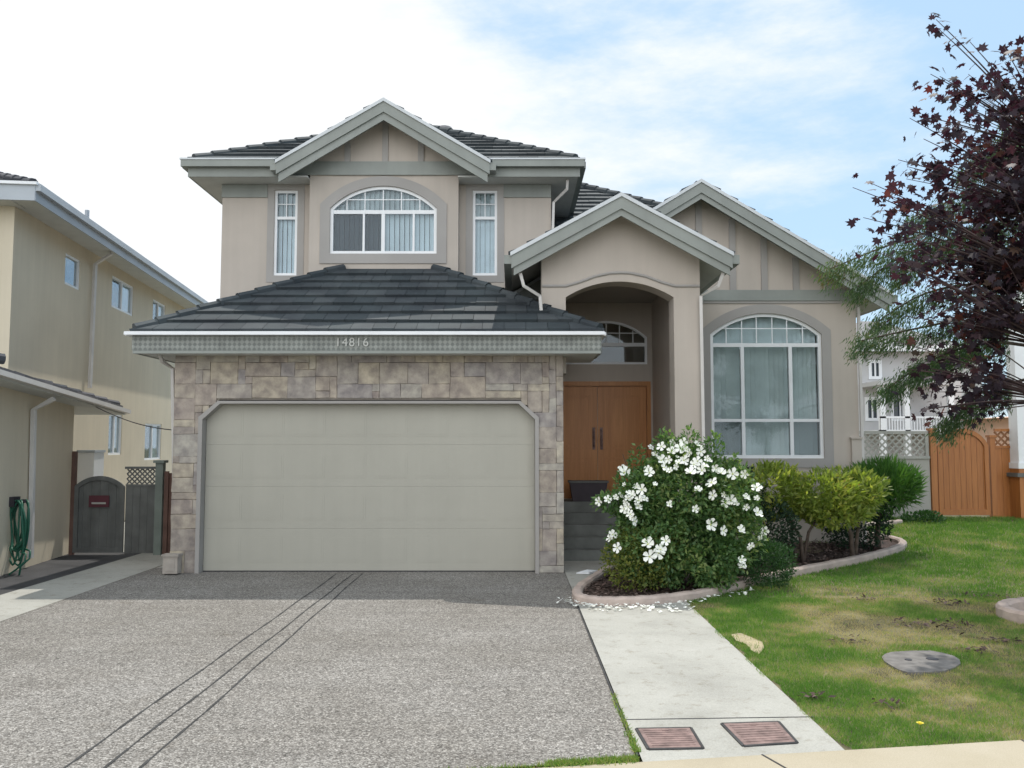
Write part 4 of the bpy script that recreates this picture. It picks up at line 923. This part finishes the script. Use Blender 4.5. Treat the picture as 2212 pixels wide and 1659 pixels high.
def vnoise(P, s, seed=0):
    r = np.random.default_rng(seed); G = r.random((64, 64, 16)); Q = P/s; i = np.floor(Q).astype(int); f = Q-i; f = f*f*(3-2*f); out = 0
    for a in (0, 1):
        for b in (0, 1):
            for c in (0, 1):
                w = (f[:, 0] if a else 1-f[:, 0])*(f[:, 1] if b else 1-f[:, 1])*(f[:, 2] if c else 1-f[:, 2])
                out = out+w*G[(i[:, 0]+a) % 64, (i[:, 1]+b) % 64, (i[:, 2]+c) % 16]
    return out
def blob_pts(n, c, r, shell=.55, low=0, thin=.35, ns=.28, seed=1):
    """points through an uneven ellipsoid, gaps made with noise"""
    d = rv(n*3); rad = shell+(1-shell)*rng.random(n*3)**.6
    k = .82+.36*vnoise(d*1.0+5, .45, seed)
    P = d*(rad*k)[:, None]*np.array(r)+np.array(c)
    keep = (vnoise(P, ns, seed+9) > thin) & (P[:, 2] > low); P = P[keep][:n]; return P, (P-np.array(c))/np.array(r)
# ---- white flowering bush
B = empty('flowering_bush', (2.2, 11.1, .03)); tag(B, 'big leafy bush covered with white blossoms at the front of the bed', 'bush')
parts_ = [((2.18, 11.0, 1.22), (.66, .6, .62), 6500), ((2.65, 11.1, .85), (.60, .52, .66), 5200), ((1.80, 10.9, .72), (.58, .50, .60), 5200), ((1.62, 10.85, 1.12), (.30, .33, .42), 1600), ((2.15, 10.95, 1.62), (.36, .34, .30), 1300), ((2.3, 10.85, .42), (.66, .40, .40), 4200), ((2.75, 10.95, 1.2), (.4, .36, .42), 1500), ((1.26, 10.88, 1.12), (.24, .16, .11), 420)]+[((2.2+.80*math.cos(a_), 10.95+.1*math.sin(a_*3), 1.15+.72*math.sin(a_)), (.13, .13, .20), 170) for a_ in (-.1, .35, .75, 1.1, 1.5, 1.9, 2.4, 2.9, 3.3)]
PP, DD = [], []
for i, (c, r, n) in enumerate(parts_):
    p, d = blob_pts(n, c, r, .5, .06, .33, .22, 3+i); PP.append(p); DD.append(d)
P = np.concatenate(PP); D = np.concatenate(DD)
ax = D*.7+rv(len(P))*.7+np.array([0, 0, .15]); nm = rv(len(P))*.7+np.array([0, -.2, .9])
scatter('foliage', DI, DF, P, ax, nm, rng.uniform(.05, .085, len(P)), M['rose_leaf'], B, rnd=.2+.9*rng.random(len(P))*(.4+.9*vnoise(P, .3, 2)))
P, D = blob_pts(3600, (1.62, 10.85, .42), (.52, .42, .42), .4, .05, .25, .15, 21)
scatter('foliage', DI, DF, P, D*.6+rv(len(P))*.8+np.array([0, 0, .5]), rv(len(P))+np.array([0, 0, .8]), rng.uniform(.035, .06, len(P)), M['low_leaf'], B)
tw = MB(); R4 = random.Random(8)
for k in range(26):
    a = R4.uniform(0, 6.28); b0 = Vector((2.15+.22*math.cos(a), 11.2+.2*math.sin(a), .02)); tip = Vector((2.2+.95*math.cos(a)*R4.uniform(.4, 1), 11.25+.55*math.sin(a), R4.uniform(1.0, 1.8)))
    tw.tube([b0, b0.lerp(tip, .5)+Vector((0, 0, .12)), tip], .013, 5, .004)
tw.tube([(1.9, 11.1, .5), (1.6, 10.95, 1.0), (1.1, 10.86, 1.14)], .010, 5, .003); tw.build('stems', M['bark'], B)
fl = [(665, 250), (742, 245), (828, 215), (815, 285), (905, 215), (925, 265), (950, 290), (1000, 235), (1030, 280), (1075, 330), (1100, 350), (740, 345), (795, 340), (845, 390), (870, 365), (905, 345), (1005, 350), (1060, 385), (805, 420), (955, 440), (640, 410), (655, 435), (470, 435), (455, 415), (470, 520), (510, 590), (500, 625), (530, 600), (620, 625), (500, 685), (490, 720), (530, 765), (545, 790), (570, 680), (695, 520), (800, 665), (1110, 510), (1265, 445), (1355, 445), (1205, 595), (1215, 655), (1290, 665), (1365, 690), (1440, 625), (1440, 545), (1445, 730), (1100, 815), (1320, 855), (1195, 860), (1500, 865), (1400, 975), (1470, 920), (1385, 985), (1330, 1075), (1330, 1125), (645, 960), (655, 1050), (720, 1020), (735, 1000), (775, 935), (420, 985), (385, 890), (370, 915), (405, 620), (350, 630), (285, 645), (600, 560), (560, 540), (445, 600), (470, 700), (1140, 400), (1180, 440), (880, 255), (860, 320), (980, 375), (1040, 420), (1120, 600), (990, 700), (1250, 640), (1360, 620), (700, 300), (760, 400), (1010, 560), (580, 640), (480, 650), (515, 740)]
def petal_flower():
    vs, fs = [(0, 0, 0)], []
    for k in range(5):
        t0 = 2*math.pi*k/5; o = len(vs)
        for da, r, z in ((-.52, .55, .10), (-.42, .92, .14), (0, 1.02, .12), (.42, .92, .16), (.52, .55, .10)): vs.append((r*math.cos(t0+da), r*math.sin(t0+da), z+.05*math.sin(k*2+da*3)))
        fs += [(0, o+i, o+i+1) for i in range(4)]
    return vs, fs
fv, ff = petal_flower(); fmesh = []
for k in range(4):
    m = bpy.data.meshes.new('flower'); R5 = random.Random(k)
    vs = [(x*(1+R5.uniform(-.1, .1)), y*(1+R5.uniform(-.1, .1)), z*(1+k*.9)) for x, y, z in fv]; n0 = len(vs)
    vs += [(.16*math.cos(t*1.2566), .16*math.sin(t*1.2566), .10) for t in range(5)]+[(0, 0, .3)]
    m.from_pydata([(a*.056, b*.056, c*.056) for a, b, c in vs], [], ff+[(n0+i, n0+(i+1) % 5, n0+5) for i in range(5)])
    m.materials.append(M['petal']); m.materials.append(M['petal_eye']); m.polygons.foreach_set('material_index', [0]*len(ff)+[1]*5); fmesh.append(m)
for i, (zx, zy) in enumerate(fl):
    u, v = (2100+zx/1.952)*.576, (1550+zy/1.952)*.576
    # depth: front surface of whichever crown mass the sight line meets first
    d = ray(u, v); O = Vector((0, 0, CH)); best = None
    for c, r, _ in parts_+[((1.62, 10.85, .42), (.52, .42, .42), 0)]:
        c = Vector(c); a = Vector((d.x/r[0], d.y/r[1], d.z/r[2])); o = Vector(((O-c).x/r[0], (O-c).y/r[1], (O-c).z/r[2])); A = a.dot(a); Bq = 2*a.dot(o); Cq = o.dot(o)-1.0; q = Bq*Bq-4*A*Cq
        if q > 0:
            t = (-Bq-math.sqrt(q))/(2*A); best = t if best is None or t < best else best
    p = O+d*(best-.02) if best else at(u, v, 11.2)
    f = bpy.data.objects.new('flower', fmesh[i % 4]); s = R4.choice((.55, .75, .9, 1.0, 1.15, 1.25))*R4.uniform(.9, 1.1)
    if i in (22, 36, 37, 46, 55, 56, 57): s = 1.45
    nv = (Vector((0, -1, .35))+Vector((R4.uniform(-.9, .9), R4.uniform(-.3, .5), R4.uniform(-.5, .8)))).normalized()
    f.rotation_euler = nv.to_track_quat('Z', 'Y').to_euler(); f.scale = (s, s, s); place(f, p, B)
# ---- golden green shrub on stems, spiky shrub, boxwood, dark shrub
def kk(c, k): return (c[0]*k, c[1]*k, CH+(c[2]-CH)*k)
def shrub(name, label, blobs, leaf, lf, mat, sz, stems=None, up=.4, thin=.33, ns=.2, seed=1, kf=1):
    blobs = [(kk(c, kf), tuple(a*kf for a in r), n) for c, r, n in blobs]
    if stems: stems = [([(p_[0]*kf, p_[1]*kf, (terr(p_[0]*kf, p_[1]*kf)-.02) if i_ == 0 else CH+(p_[2]-CH)*kf) for i_, p_ in enumerate(ps)], rr) for ps, rr in stems]
    o = empty(name, (blobs[0][0][0], blobs[0][0][1], terr(blobs[0][0][0], blobs[0][0][1]))); tag(o, label, 'bush')
    PP, DD = [], []
    for i, (c, r, n) in enumerate(blobs):
        p, d = blob_pts(n, c, r, .5, terr(c[0], c[1])+.03, thin, ns, seed+i); PP.append(p); DD.append(d)
    P = np.concatenate(PP); D = np.concatenate(DD)
    scatter('foliage', leaf, lf, P, D*.7+rv(len(P))*.6+np.array([0, 0, up]), rv(len(P))*.8+np.array([0, -.2, .8]), rng.uniform(sz*.7, sz*1.25, len(P)), mat, o, rnd=.1+.8*rng.random(len(P))*(.35+.9*vnoise(P, .25, seed+3)))
    if stems:
        m = MB()
        for pts, r in stems: m.tube(pts, r, 7, r*.45)
        m.build('stems', M['bark'], o, smooth=True)
    return o
t1, t2 = terr(4.1, 12.2), terr(4.9, 12.6)
shrub('golden_shrub', 'yellow green shrub on bare stems under the big arched window', [((3.65, 12.35, 1.18), (.62, .45, .37), 2400), ((4.4, 12.3, 1.12), (.55, .45, .36), 2100), ((4.95, 12.45, 1.14), (.42, .4, .34), 1300), ((4.55, 12.2, .86), (.45, .35, .2), 800)], [(0, 0, 0), (.17, .42, .03), (0, 1, -.08), (-.17, .42, .03)], DF, M['gold_leaf'], .115,
      [([(4.12, 12.25, t1), (4.08, 12.25, .55), (3.8, 12.3, 1.0)], .035), ([(4.12, 12.27, t1), (4.2, 12.25, .6), (4.5, 12.3, 1.05)], .03), ([(4.05, 12.3, t1), (3.98, 12.3, .5), (4.05, 12.4, 1.1)], .028), ([(4.92, 12.5, t2), (4.9, 12.5, .55), (4.7, 12.4, 1.0)], .045), ([(4.95, 12.52, t2), (5.0, 12.5, .6), (5.1, 12.5, 1.1)], .035)], .35, .36, .13, 31, 1.045)
shrub('spiky_shrub', 'bright green spiky shrub at the corner of the house', [((5.55, 13.0, 1.22), (.52, .4, .36), 2300), ((5.85, 13.1, 1.2), (.35, .35, .30), 900)], [(0, 0, 0), (.07, .4, .02), (0, 1, -.06), (-.07, .4, .02)], DF, M['spike_leaf'], .17, [([(5.5, 13.0, .09), (5.5, 13, .6), (5.6, 13, 1.1)], .05)], .6, .25, .16, 41, 1.08)
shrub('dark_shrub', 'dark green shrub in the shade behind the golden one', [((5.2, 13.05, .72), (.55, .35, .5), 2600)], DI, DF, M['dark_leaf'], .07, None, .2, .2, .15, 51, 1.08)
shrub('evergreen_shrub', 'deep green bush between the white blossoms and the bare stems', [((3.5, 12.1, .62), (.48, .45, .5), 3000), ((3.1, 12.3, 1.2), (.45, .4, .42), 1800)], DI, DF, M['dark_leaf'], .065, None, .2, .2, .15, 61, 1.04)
shrub('box_bush', 'small rounded green bush at the bed edge beside the white blossoms', [((3.28, 11.2, .30), (.40, .34, .34), 5200)], DI, DF, M['box_leaf'], .035, None, .2, .1, .1, 71)
shrub('ground_shrub', 'small bluish plant growing at the foot of the grey fence wall', [((8.35, 17.6, .33), (.42, .25, .16), 900)], DI, DF, M['box_leaf'], .06, None, .4, .2, .2, 81)
# ---- maple with dark purple leaves
T_ = empty('maple_tree', (6.15, 9.35, 0)); tag(T_, 'maple tree with dark purple leaves at the right edge', 'tree')
tk = MB(); base = Vector((6.15, 9.35, -.02)); top = Vector((6.1, 9.3, 2.1))
tk.tube([base, base.lerp(top, .15)+Vector((.01, 0, 0)), base.lerp(top, .6)+Vector((.03, 0, 0)), top], .10, 12, .075)
tips = []
tp = [(2022, 42, 9.2), (2025, 60, 9.1), (2010, 160, 9.2), (2030, 165, 9.0), (2095, 90, 9.4), (2130, 130, 9.3), (2168, 100, 9.5), (1965, 255, 9.1), (1985, 250, 9.3), (1995, 300, 8.9), (1940, 345, 9.0), (1960, 360, 9.2), (1975, 365, 9.0), (1842, 405, 9.0), (1880, 395, 8.8), (1905, 415, 9.1), (1865, 470, 9.0), (1890, 500, 9.2), (1885, 540, 8.9), (1905, 545, 9.2), (1930, 475, 9.0), (1930, 430, 9.3), (1960, 520, 8.7), (1940, 570, 9.1), (1975, 440, 9.0), (2000, 390, 9.3), (2010, 340, 8.8), (2040, 280, 9.0), (2060, 220, 9.2), (2100, 180, 9.0), (2150, 160, 9.4), (2200, 110, 9.2), (1780, 580, 9.0), (1850, 600, 9.1)]
for u, v, y in tp[:-2]: tips.append(at(u, v, y))
sub = []
def grow_branch(p, q, r, sag=.1, leaves=True, frac=.35):
    d = q-p; mid = p.lerp(q, .5)+Vector((0, 0, sag*d.length)); pts = [p*(1-t)**2+mid*2*t*(1-t)+q*t*t for t in [i/6 for i in range(7)]]
    tk.tube(pts, r, 5, .0035)
    for i in range(len(pts)-1): sub.append((pts[i], pts[i+1], i/6))
    return pts
leafp, leafa = [], []
def leaf_along(pts, f0, n, spread=.09):
    for _ in range(n):
        t = f0+(1-f0)*random.random(); k = t*(len(pts)-1); i = min(int(k), len(pts)-2); p = pts[i].lerp(pts[i+1], k-i)
        leafp.append(p+Vector((random.gauss(0, spread), random.gauss(0, spread), random.gauss(0, spread)))); leafa.append((pts[-1]-pts[0]).normalized()*.3)
R6 = random.Random(12)
hub = [Vector((6.0, 9.3, 2.3)), Vector((5.9, 9.3, 2.9)), Vector((5.95, 9.35, 3.6)), Vector((6.05, 9.3, 4.3)), Vector((6.15, 9.35, 5.0))]
tk.tube([top]+hub, .07, 8, .03)
for tpnt in tips:
    h = min(hub, key=lambda q: abs(q.z-(tpnt.z-.75))); pts = grow_branch(h, tpnt, .016, .06)
    leaf_along(pts[4:] if tpnt.z > 6 else pts[3:], .55 if tpnt.z > 6 else .3, 12 if tpnt.z > 6 else 24, .09)
def edge_x(z):    # left outline of the crown, metres
    pts = [(1.9, 4.75), (2.2, 4.5), (2.6, 4.3), (3.1, 4.35), (3.6, 4.3), (4.1, 4.15), (4.6, 4.1), (5.1, 4.45), (5.6, 4.8), (6.1, 5.2), (6.6, 5.6)]
    for (a, b), (c, d) in zip(pts, pts[1:]):
        if a <= z <= c: return b+(d-b)*(z-a)/(c-a)
    return 9
cnt = 0
while cnt < 420:
    z = R6.uniform(1.95, 6.3); y = 9.3+R6.uniform(-1.5, 1.5); dy = abs(y-9.3)/1.7
    half = (6.15-edge_x(z))*math.sqrt(max(.05, 1-dy*dy)); x = 6.15+R6.uniform(-1, 1)*half
    if z > 5.0 and R6.random() < (z-5.0)*.5: continue
    if z < 3.3 and x/y > .56: continue
    if (z-CH)/y < .03: continue
    if x < 4.95 and z > 3.0 and R6.random() > .35: continue
    if x < 5.5 and z > 4.6 and R6.random() > .5: continue
    cnt += 1; q = Vector((x, y, z)); h = min(hub, key=lambda a: abs(a.z-(z-.5))); pts = grow_branch(h, q, .011, .05)
    leaf_along(pts, .3, 34 if x < 6.2 else 12, .13)
tk.build('trunk', M['twig'], T_, smooth=True)
P = np.array([tuple(p) for p in leafp]); A_ = np.array([tuple(a) for a in leafa]); k_ = ~((P[:, 0]/P[:, 1] > .578) & ((P[:, 2]-CH)/P[:, 1] < .14)); k_ &= (P[:, 2]-CH)/P[:, 1] > .026+.012*np.sin(P[:, 0]*11); k_ &= (.6*vnoise(P+20, .34, 77)+.4*vnoise(P+20, .15, 78) > .44); P = P[k_]; A_ = A_[k_]; n = len(P)
ax = A_+rv(n)*.8+np.array([0, 0, -.35]); nm = rv(n)*.75+np.array([0, 0, .8])
scatter('crown', ML, MF, P, ax, nm, rng.uniform(.07, .15, n), M['maple'], T_, rnd=np.clip(rng.random(n)**1.3*(.4+vnoise(P, .5, 5)), 0, 1))
# ---- cedar with drooping sprays, trunk beyond the right edge
T_ = empty('cedar_tree', (7.6, 11.3, .02)); tag(T_, 'green cedar with long drooping branches behind the purple maple', 'tree')
tk = MB().tube([(7.6, 11.3, -.05), (7.58, 11.3, 3), (7.6, 11.3, 8.0)], .16, 12, .04); P, A = [], []
def limb(pts, dens=1.0, wid=.32):
    pts = crs([Vector(p) for p in pts], 6); tk.tube(pts, .028, 6, .006); L = len(pts)
    for i in range(2, L):
        k = int(30*dens)
        for _ in range(k):
            t = random.random(); p = pts[i-1].lerp(pts[i], t); d = (pts[i]-pts[i-1]).normalized(); s = Vector((-d.y, d.x, 0))*random.choice((-1, 1))
            tip = (1-i/L)*.7+.3; ln = random.random()**.8*wid*tip
            q = p+(s*.75+d*.45)*ln+Vector((random.gauss(0, .04), 0, -.35*ln+random.gauss(-.03, .07))); P.append(q); A.append(d*.5+s*.5+Vector((0, 0, -.75)))
lm = [[(7.6, 11.3, 4.2), (6.3, 11.1, 4.55), (5.2, 10.9, 4.35), (4.4, 10.8, 3.85)], [(7.6, 11.3, 4.4), (6.2, 11.0, 4.75), (5.0, 10.8, 4.45), (4.05, 10.8, 4.08)],
      [(7.6, 11.3, 3.3), (6.4, 11.0, 3.55), (5.3, 10.8, 3.35), (4.38, 10.8, 3.15)], [(7.6, 11.3, 3.0), (6.4, 11.3, 3.2), (5.5, 11.2, 2.95), (4.85, 11.1, 2.55)],
      [(7.6, 11.3, 3.8), (6.4, 11.4, 4.0), (5.5, 11.3, 3.85), (4.8, 11.2, 3.45)], [(7.6, 11.3, 2.7), (6.7, 11.0, 2.7), (6.0, 10.9, 2.45), (5.5, 10.9, 2.1)], [(7.6, 11.3, 5.0), (6.7, 11.2, 5.3), (5.9, 11.1, 5.1), (5.2, 11.0, 4.75)],
      [(7.6, 11.3, 4.7), (6.8, 11.6, 4.9), (6.0, 11.8, 4.6), (5.4, 11.9, 4.2)], [(7.6, 11.3, 3.5), (6.9, 11.7, 3.5), (6.2, 11.9, 3.2), (5.7, 12, 2.9)], [(7.6, 11.3, 5.6), (7.0, 11.1, 5.9), (6.4, 11.0, 5.7), (5.9, 10.9, 5.4)],
      [(7.6, 11.3, 4.2), (8.4, 11.2, 4.3), (9.4, 11.0, 3.8)], [(7.6, 11.3, 3.2), (8.4, 11.6, 3.3), (9.3, 11.9, 2.8)], [(7.6, 11.3, 6.2), (8.2, 11.3, 6.3), (8.9, 11.3, 5.8)], [(7.6, 11.3, 6.5), (7.3, 11.9, 6.5), (7.0, 12.5, 6.0)]]
for i, l in enumerate(lm): limb(l, 3.6 if i < 3 else 3.4, .62)
tk.build('trunk', M['bark'], T_, smooth=True)
P = np.array([tuple(p) for p in P]); A = np.array([tuple(p) for p in A]); n = len(P)
P3 = np.repeat(P, 3, 0)+rng.normal(size=(n*3, 3))*.045; A3 = np.repeat(A, 3, 0)+rv(n*3)*.45; k_ = ~((P3[:, 0]/P3[:, 1] > .585) & ((P3[:, 2]-CH)/P3[:, 1] < .14)); P3 = P3[k_]; A3 = A3[k_]
scatter('crown', [(0, 0, 0), (.10, .35, .02), (.03, 1, -.05), (-.10, .4, .02)], DF, P3, A3, rv(len(P3)), rng.uniform(.035, .085, len(P3)), M['cedar'], T_, rnd=np.clip(.12+.75*rng.random(len(P3))*(.5+.7*vnoise(P3, .5, 6))+.25*(P3[:, 0] < 4.7)*(P3[:, 2] > 3.9), 0, 1))
# ---- grass
bedp = np.array(bed)
def inpoly(x, y, poly):
    r = np.zeros(len(x), bool); n = len(poly)
    for i in range(n):
        x1, y1 = poly[i]; x2, y2 = poly[(i+1) % n]
        c = ((y1 > y) != (y2 > y)) & (x < (x2-x1)*(y-y1)/((y2-y1) or 1e-9)+x1); r ^= c
    return r
sandc = gr(1615, 1392); sandp = [gr(u, v) for u, v in ((1578, 1371), (1600, 1368), (1625, 1378), (1648, 1388), (1650, 1400), (1640, 1414), (1622, 1405), (1612, 1392), (1590, 1384))]
sandpoly = [(p.x, p.y) for p in sandp]; mcp = [((cm+(p-cm)*(.93+.07*math.sin(i_*2.1))).x, (cm+(p-cm)*(.93+.07*math.sin(i_*2.1))).y) for i_, p in enumerate(mq)]
tag(sheet('bare_patch', sandpoly, .003, M['sand']), kind='structure')
def lawnpts(n, x0, x1, y0, y1):
    x = rng.uniform(x0, x1, n); y = rng.uniform(y0, y1, n)
    wob = .03*np.sin(y*5)+.02*np.sin(y*13+1)
    ok = (x > 2.03+wob+np.clip(y-9.6, 0, 1)*.0) & (y > 5.05+.152*(x-.2)+.015*np.sin(x*9)) & ~inpoly(x, y, bed) & (~inpoly(x, y, sandpoly) | (rng.random(n) < .18)) & ~inpoly(x, y, mcp)
    ok &= ((x-tc.x)/.80)**2+((y-tc.y)/.60)**2 > 1
    ok &= x < .75*y+1.2
    return x[ok], y[ok]
XS, YSs, SZ = [], [], []
for n_, b, s in ((150000, (2, 6.4, 5.2, 7.5), .8), (150000, (2, 8, 7.5, 10.5), 1.0), (90000, (2, 11.5, 10.5, 14), 1.35), (60000, (4.5, 14, 14, 18.5), 1.9)):
    x, y = lawnpts(n_, *b); XS.append(x); YSs.append(y); SZ.append(np.full(len(x), s))
x = np.concatenate(XS); y = np.concatenate(YSs); sz = np.concatenate(SZ)
tz = .035*np.maximum(0, y-10.5)*np.clip((x-2.3)/1.3, 0, 1)**2*(3-2*np.clip((x-2.3)/1.3, 0, 1))
P = np.stack([x, y, tz-.006], 1)
dry = .55*vnoise(P, .55, 11)+.3*vnoise(P, .16, 12)+.15*vnoise(P, .05, 13)
def blob(cx, cy, rx, ry, k): return k*np.exp(-((x-cx)/rx)**2-((y-cy)/ry)**2)
dryb = blob(3.0, 9.3, .9, .35, .20)+blob(4.2, 8.9, .9, .5, .36)+blob(3.1, 6.9, .55, .45, .30)+blob(4.3, 7.2, .6, .7, .25)+blob(3.2, 6.2, .5, .25, .16)+blob(4.9, 9.6, .8, .5, .3)+blob(2.9, 7.9, .35, .3, .12)-blob(2.6, 9.3, .4, .4, .2)-.18*(y > 10.6)-blob(2.5, 5.8, .5, .4, .2)-blob(2.5, 6.6, .3, .5, .2)
dv = np.clip((dry-.42)*1.9+.24+dryb, 0, 1)
keep = rng.random(len(x)) > np.clip((dv-.5)*1.1, 0, .55); P = P[keep]; dv = dv[keep]; sz = sz[keep]
n = len(P)
ax = np.stack([rng.normal(0, .45, n), rng.normal(0, .45, n), np.ones(n)], 1)
scatter('grass', [(-.09, 0, 0), (.09, 0, 0), (0, 1, .15)], [(0, 1, 2)], P, ax, rv(n)*[1, 1, .1], sz*rng.uniform(.022, .046, n)*(1-.3*dv), M['grass'], None, rnd=np.clip(dv+rng.normal(0, .2, n), 0, 1))['kind'] = 'stuff'
# weeds along the joints
n = 2600; x = rng.uniform(.2, .74, n); y = 5.09+.152*(x-.2)+rng.normal(0, .022, n); x2 = rng.normal(.75, .012, 500); y2 = 5.3+rng.random(500)**2*1.2
x3 = rng.uniform(-.8, .2, 500); y3 = 5.07+.152*(x3-.2)+rng.normal(0, .015, 500)
P = np.stack([np.concatenate([x, x2, x3]), np.concatenate([y, y2, y3]), np.full(n+1000, .004)], 1); n = len(P)
scatter('joint_weeds', [(-.12, 0, 0), (.12, 0, 0), (0, 1, .2)], [(0, 1, 2)], P, np.stack([rng.normal(0, .7, n), rng.normal(0, .7, n), np.ones(n)], 1), rv(n)*[1, 1, .1], rng.uniform(.012, .04, n), M['grass'], None, rnd=rng.uniform(.15, .75, n))['kind'] = 'stuff'
# bark chips, fallen petals, dry clods
n = 9000; x = rng.uniform(.9, 6, n*3); y = rng.uniform(9.9, 14.8, n*3); k = inpoly(x, y, bed); x, y = x[k][:n], y[k][:n]; n = len(x)
tz = np.array([terr(a, b) for a, b in zip(x, y)])
P = np.stack([x, y, tz+.035+rng.uniform(0, .012, n)], 1)
scatter('bark_chips', DI, DF, P, rv(n)*[1, 1, .25], rv(n)*.4+np.array([0, 0, 1]), rng.uniform(.03, .09, n), M['chips'], None)['kind'] = 'stuff'
PX = []
for i in range(250):
    t = random.random()**1.2; k = 14+t*30; j = int(k); p = curbs[j].lerp(curbs[j+1], k-j); w = random.gauss(0, .13)
    dn_ = (curbs[j+1]-curbs[j]).normalized(); s = Vector((dn_.y, -dn_.x, 0))
    off = random.choice((-.20, -.12, .12, .16, .24))+random.gauss(0, .06); q = p+s*off; PX.append((q.x, q.y, terr(q.x, q.y)+(.045 if off < 0 else .03)))
for i in range(80): a = gr(random.uniform(1265, 1500), random.uniform(1306, 1325)); PX.append((a.x, a.y, .018))
P = np.array(PX); n = len(P)
scatter('fallen_petals', fv, ff, P, rv(n)*[1, 1, .2], rv(n)*.45+np.array([0, 0, 1]), rng.uniform(.008, .028, n), M['petal'], None)['kind'] = 'stuff'
PX = []
for u, v, r, k in ((1870, 1298, .08, 22), (2060, 1305, .13, 40), (1825, 1385, .07, 20), (2045, 1355, .18, 60), (2110, 1410, .08, 25), (1760, 1512, .05, 20), (1960, 1350, .12, 24), (2180, 1390, .12, 30), (1915, 1525, .05, 14), (2130, 1290, .15, 30)):
    c = gr(u, v)
    for _ in range(k): PX.append((c.x+random.gauss(0, r), c.y+random.gauss(0, r*.6), terr(c.x, c.y)+.02+random.random()*.02))
P = np.array(PX); n = len(P)
scatter('dead_leaves', DI, DF, P, rv(n)*[1, 1, .3], rv(n)*.5+np.array([0, 0, 1]), rng.uniform(.03, .08, n), M['chips'], None)['kind'] = 'stuff'
c = gr(1988, 1578); dd = empty('dandelion', c); tag(dd, 'single yellow dandelion in the lawn near the sidewalk', 'flower')
MB().tube([c, c+Vector((.004, 0, .04))], .002, 5).build('stem', M['low_leaf'], dd)
pd = MB()
for k in range(16):
    t = k*math.pi/8; pd.add([c+Vector((0, 0, .042)), c+Vector((.022*math.cos(t-.16), .022*math.sin(t-.16), .05)), c+Vector((.026*math.cos(t), .026*math.sin(t), .05)), c+Vector((.022*math.cos(t+.16), .022*math.sin(t+.16), .05))], [(0, 1, 2, 3)])
pd.tube([c+Vector((.0, 0, .04)), c+Vector((0, 0, .055))], .010, 8).build('blossom', M['yellow'], dd)
# ================================================================ SKY, SUN, CAMERA
kx, ky = .15, .45
el = math.atan(1/math.hypot(kx, ky)); az = math.atan2(kx, ky)
w = bpy.data.worlds.new('World'); S.world = w; w.use_nodes = True; nt = w.node_tree; nt.nodes.clear()
out = N(nt, 'ShaderNodeOutputWorld'); bg = N(nt, 'ShaderNodeBackground'); nt.links.new(bg.outputs[0], out.inputs[0])
sky = N(nt, 'ShaderNodeTexSky'); sky.sky_type = 'NISHITA'; sky.sun_disc = False; sky.sun_elevation = el; sky.sun_rotation = az
sky.air_density = 1.0; sky.dust_density = .6; sky.ozone_density = 1.2
SKYS = .12; bg.inputs[1].default_value = SKYS
tc_ = N(nt, 'ShaderNodeTexCoord'); sp_ = N(nt, 'ShaderNodeSeparateXYZ'); nt.links.new(tc_.outputs['Generated'], sp_.inputs[0])
mp = N(nt, 'ShaderNodeMapping'); mp.inputs['Scale'].default_value = (1.5, 1.5, 4.2); mp.inputs['Location'].default_value = (.35, .1, .55); mp.inputs['Rotation'].default_value = (0, .25, 0); nt.links.new(tc_.outputs['Generated'], mp.inputs[0])
n1 = noise(nt, 2.3, 9, .62, mp.outputs[0])
# cloud cover thins toward the right (+X) of the view
def M2(op, a, b):
    m = N(nt, 'ShaderNodeMath', operation=op)
    for i, v in enumerate((a, b)):
        if isinstance(v, (int, float)): m.inputs[i].default_value = v
        else: nt.links.new(v, m.inputs[i])
    return m.outputs[0]
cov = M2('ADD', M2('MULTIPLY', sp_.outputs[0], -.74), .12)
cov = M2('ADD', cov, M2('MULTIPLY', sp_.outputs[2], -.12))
back = M2('MAXIMUM', M2('MULTIPLY', sp_.outputs[1], -1.0), 0.0)  # unseen cloud behind the camera, added to light the shaded facades
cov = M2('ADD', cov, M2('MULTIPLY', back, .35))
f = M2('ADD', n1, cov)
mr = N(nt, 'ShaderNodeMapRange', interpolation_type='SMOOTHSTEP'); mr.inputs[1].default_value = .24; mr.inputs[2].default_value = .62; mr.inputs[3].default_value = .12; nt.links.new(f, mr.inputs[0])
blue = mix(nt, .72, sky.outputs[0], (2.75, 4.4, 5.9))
gain = M2('ADD', 1.0, M2('MULTIPLY', back, 1.1))  # extra brightness for the added cloud behind the camera, as facade fill
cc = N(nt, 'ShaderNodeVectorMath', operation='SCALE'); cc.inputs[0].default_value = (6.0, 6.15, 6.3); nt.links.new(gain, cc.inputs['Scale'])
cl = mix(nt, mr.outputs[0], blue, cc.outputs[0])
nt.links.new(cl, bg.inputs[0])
sl = bpy.data.lights.new('sun', 'SUN'); sl.energy = 2.35; sl.angle = math.radians(.55); sl.color = (1, .95, .87)
so = bpy.data.objects.new('sun', sl); COL.objects.link(so); so.rotation_euler = Vector((kx, ky, 1)).to_track_quat('Z', 'Y').to_euler()
cam = bpy.data.cameras.new('camera'); cam.sensor_width = 36; cam.lens = 36*FP/2212; cam.clip_end = 2000; cam.clip_start = .05
co = bpy.data.objects.new('camera', cam); COL.objects.link(co); co.location = (0, 0, CH); co.rotation_euler = (math.pi/2+PITCH, 0, 0); S.camera = co
S.render.engine = 'CYCLES'; S.view_settings.view_transform = 'Standard'; S.view_settings.look = 'None'; S.view_settings.exposure = 0.5; S.view_settings.gamma = 1
S.cycles.max_bounces = 6; S.cycles.transparent_max_bounces = 8
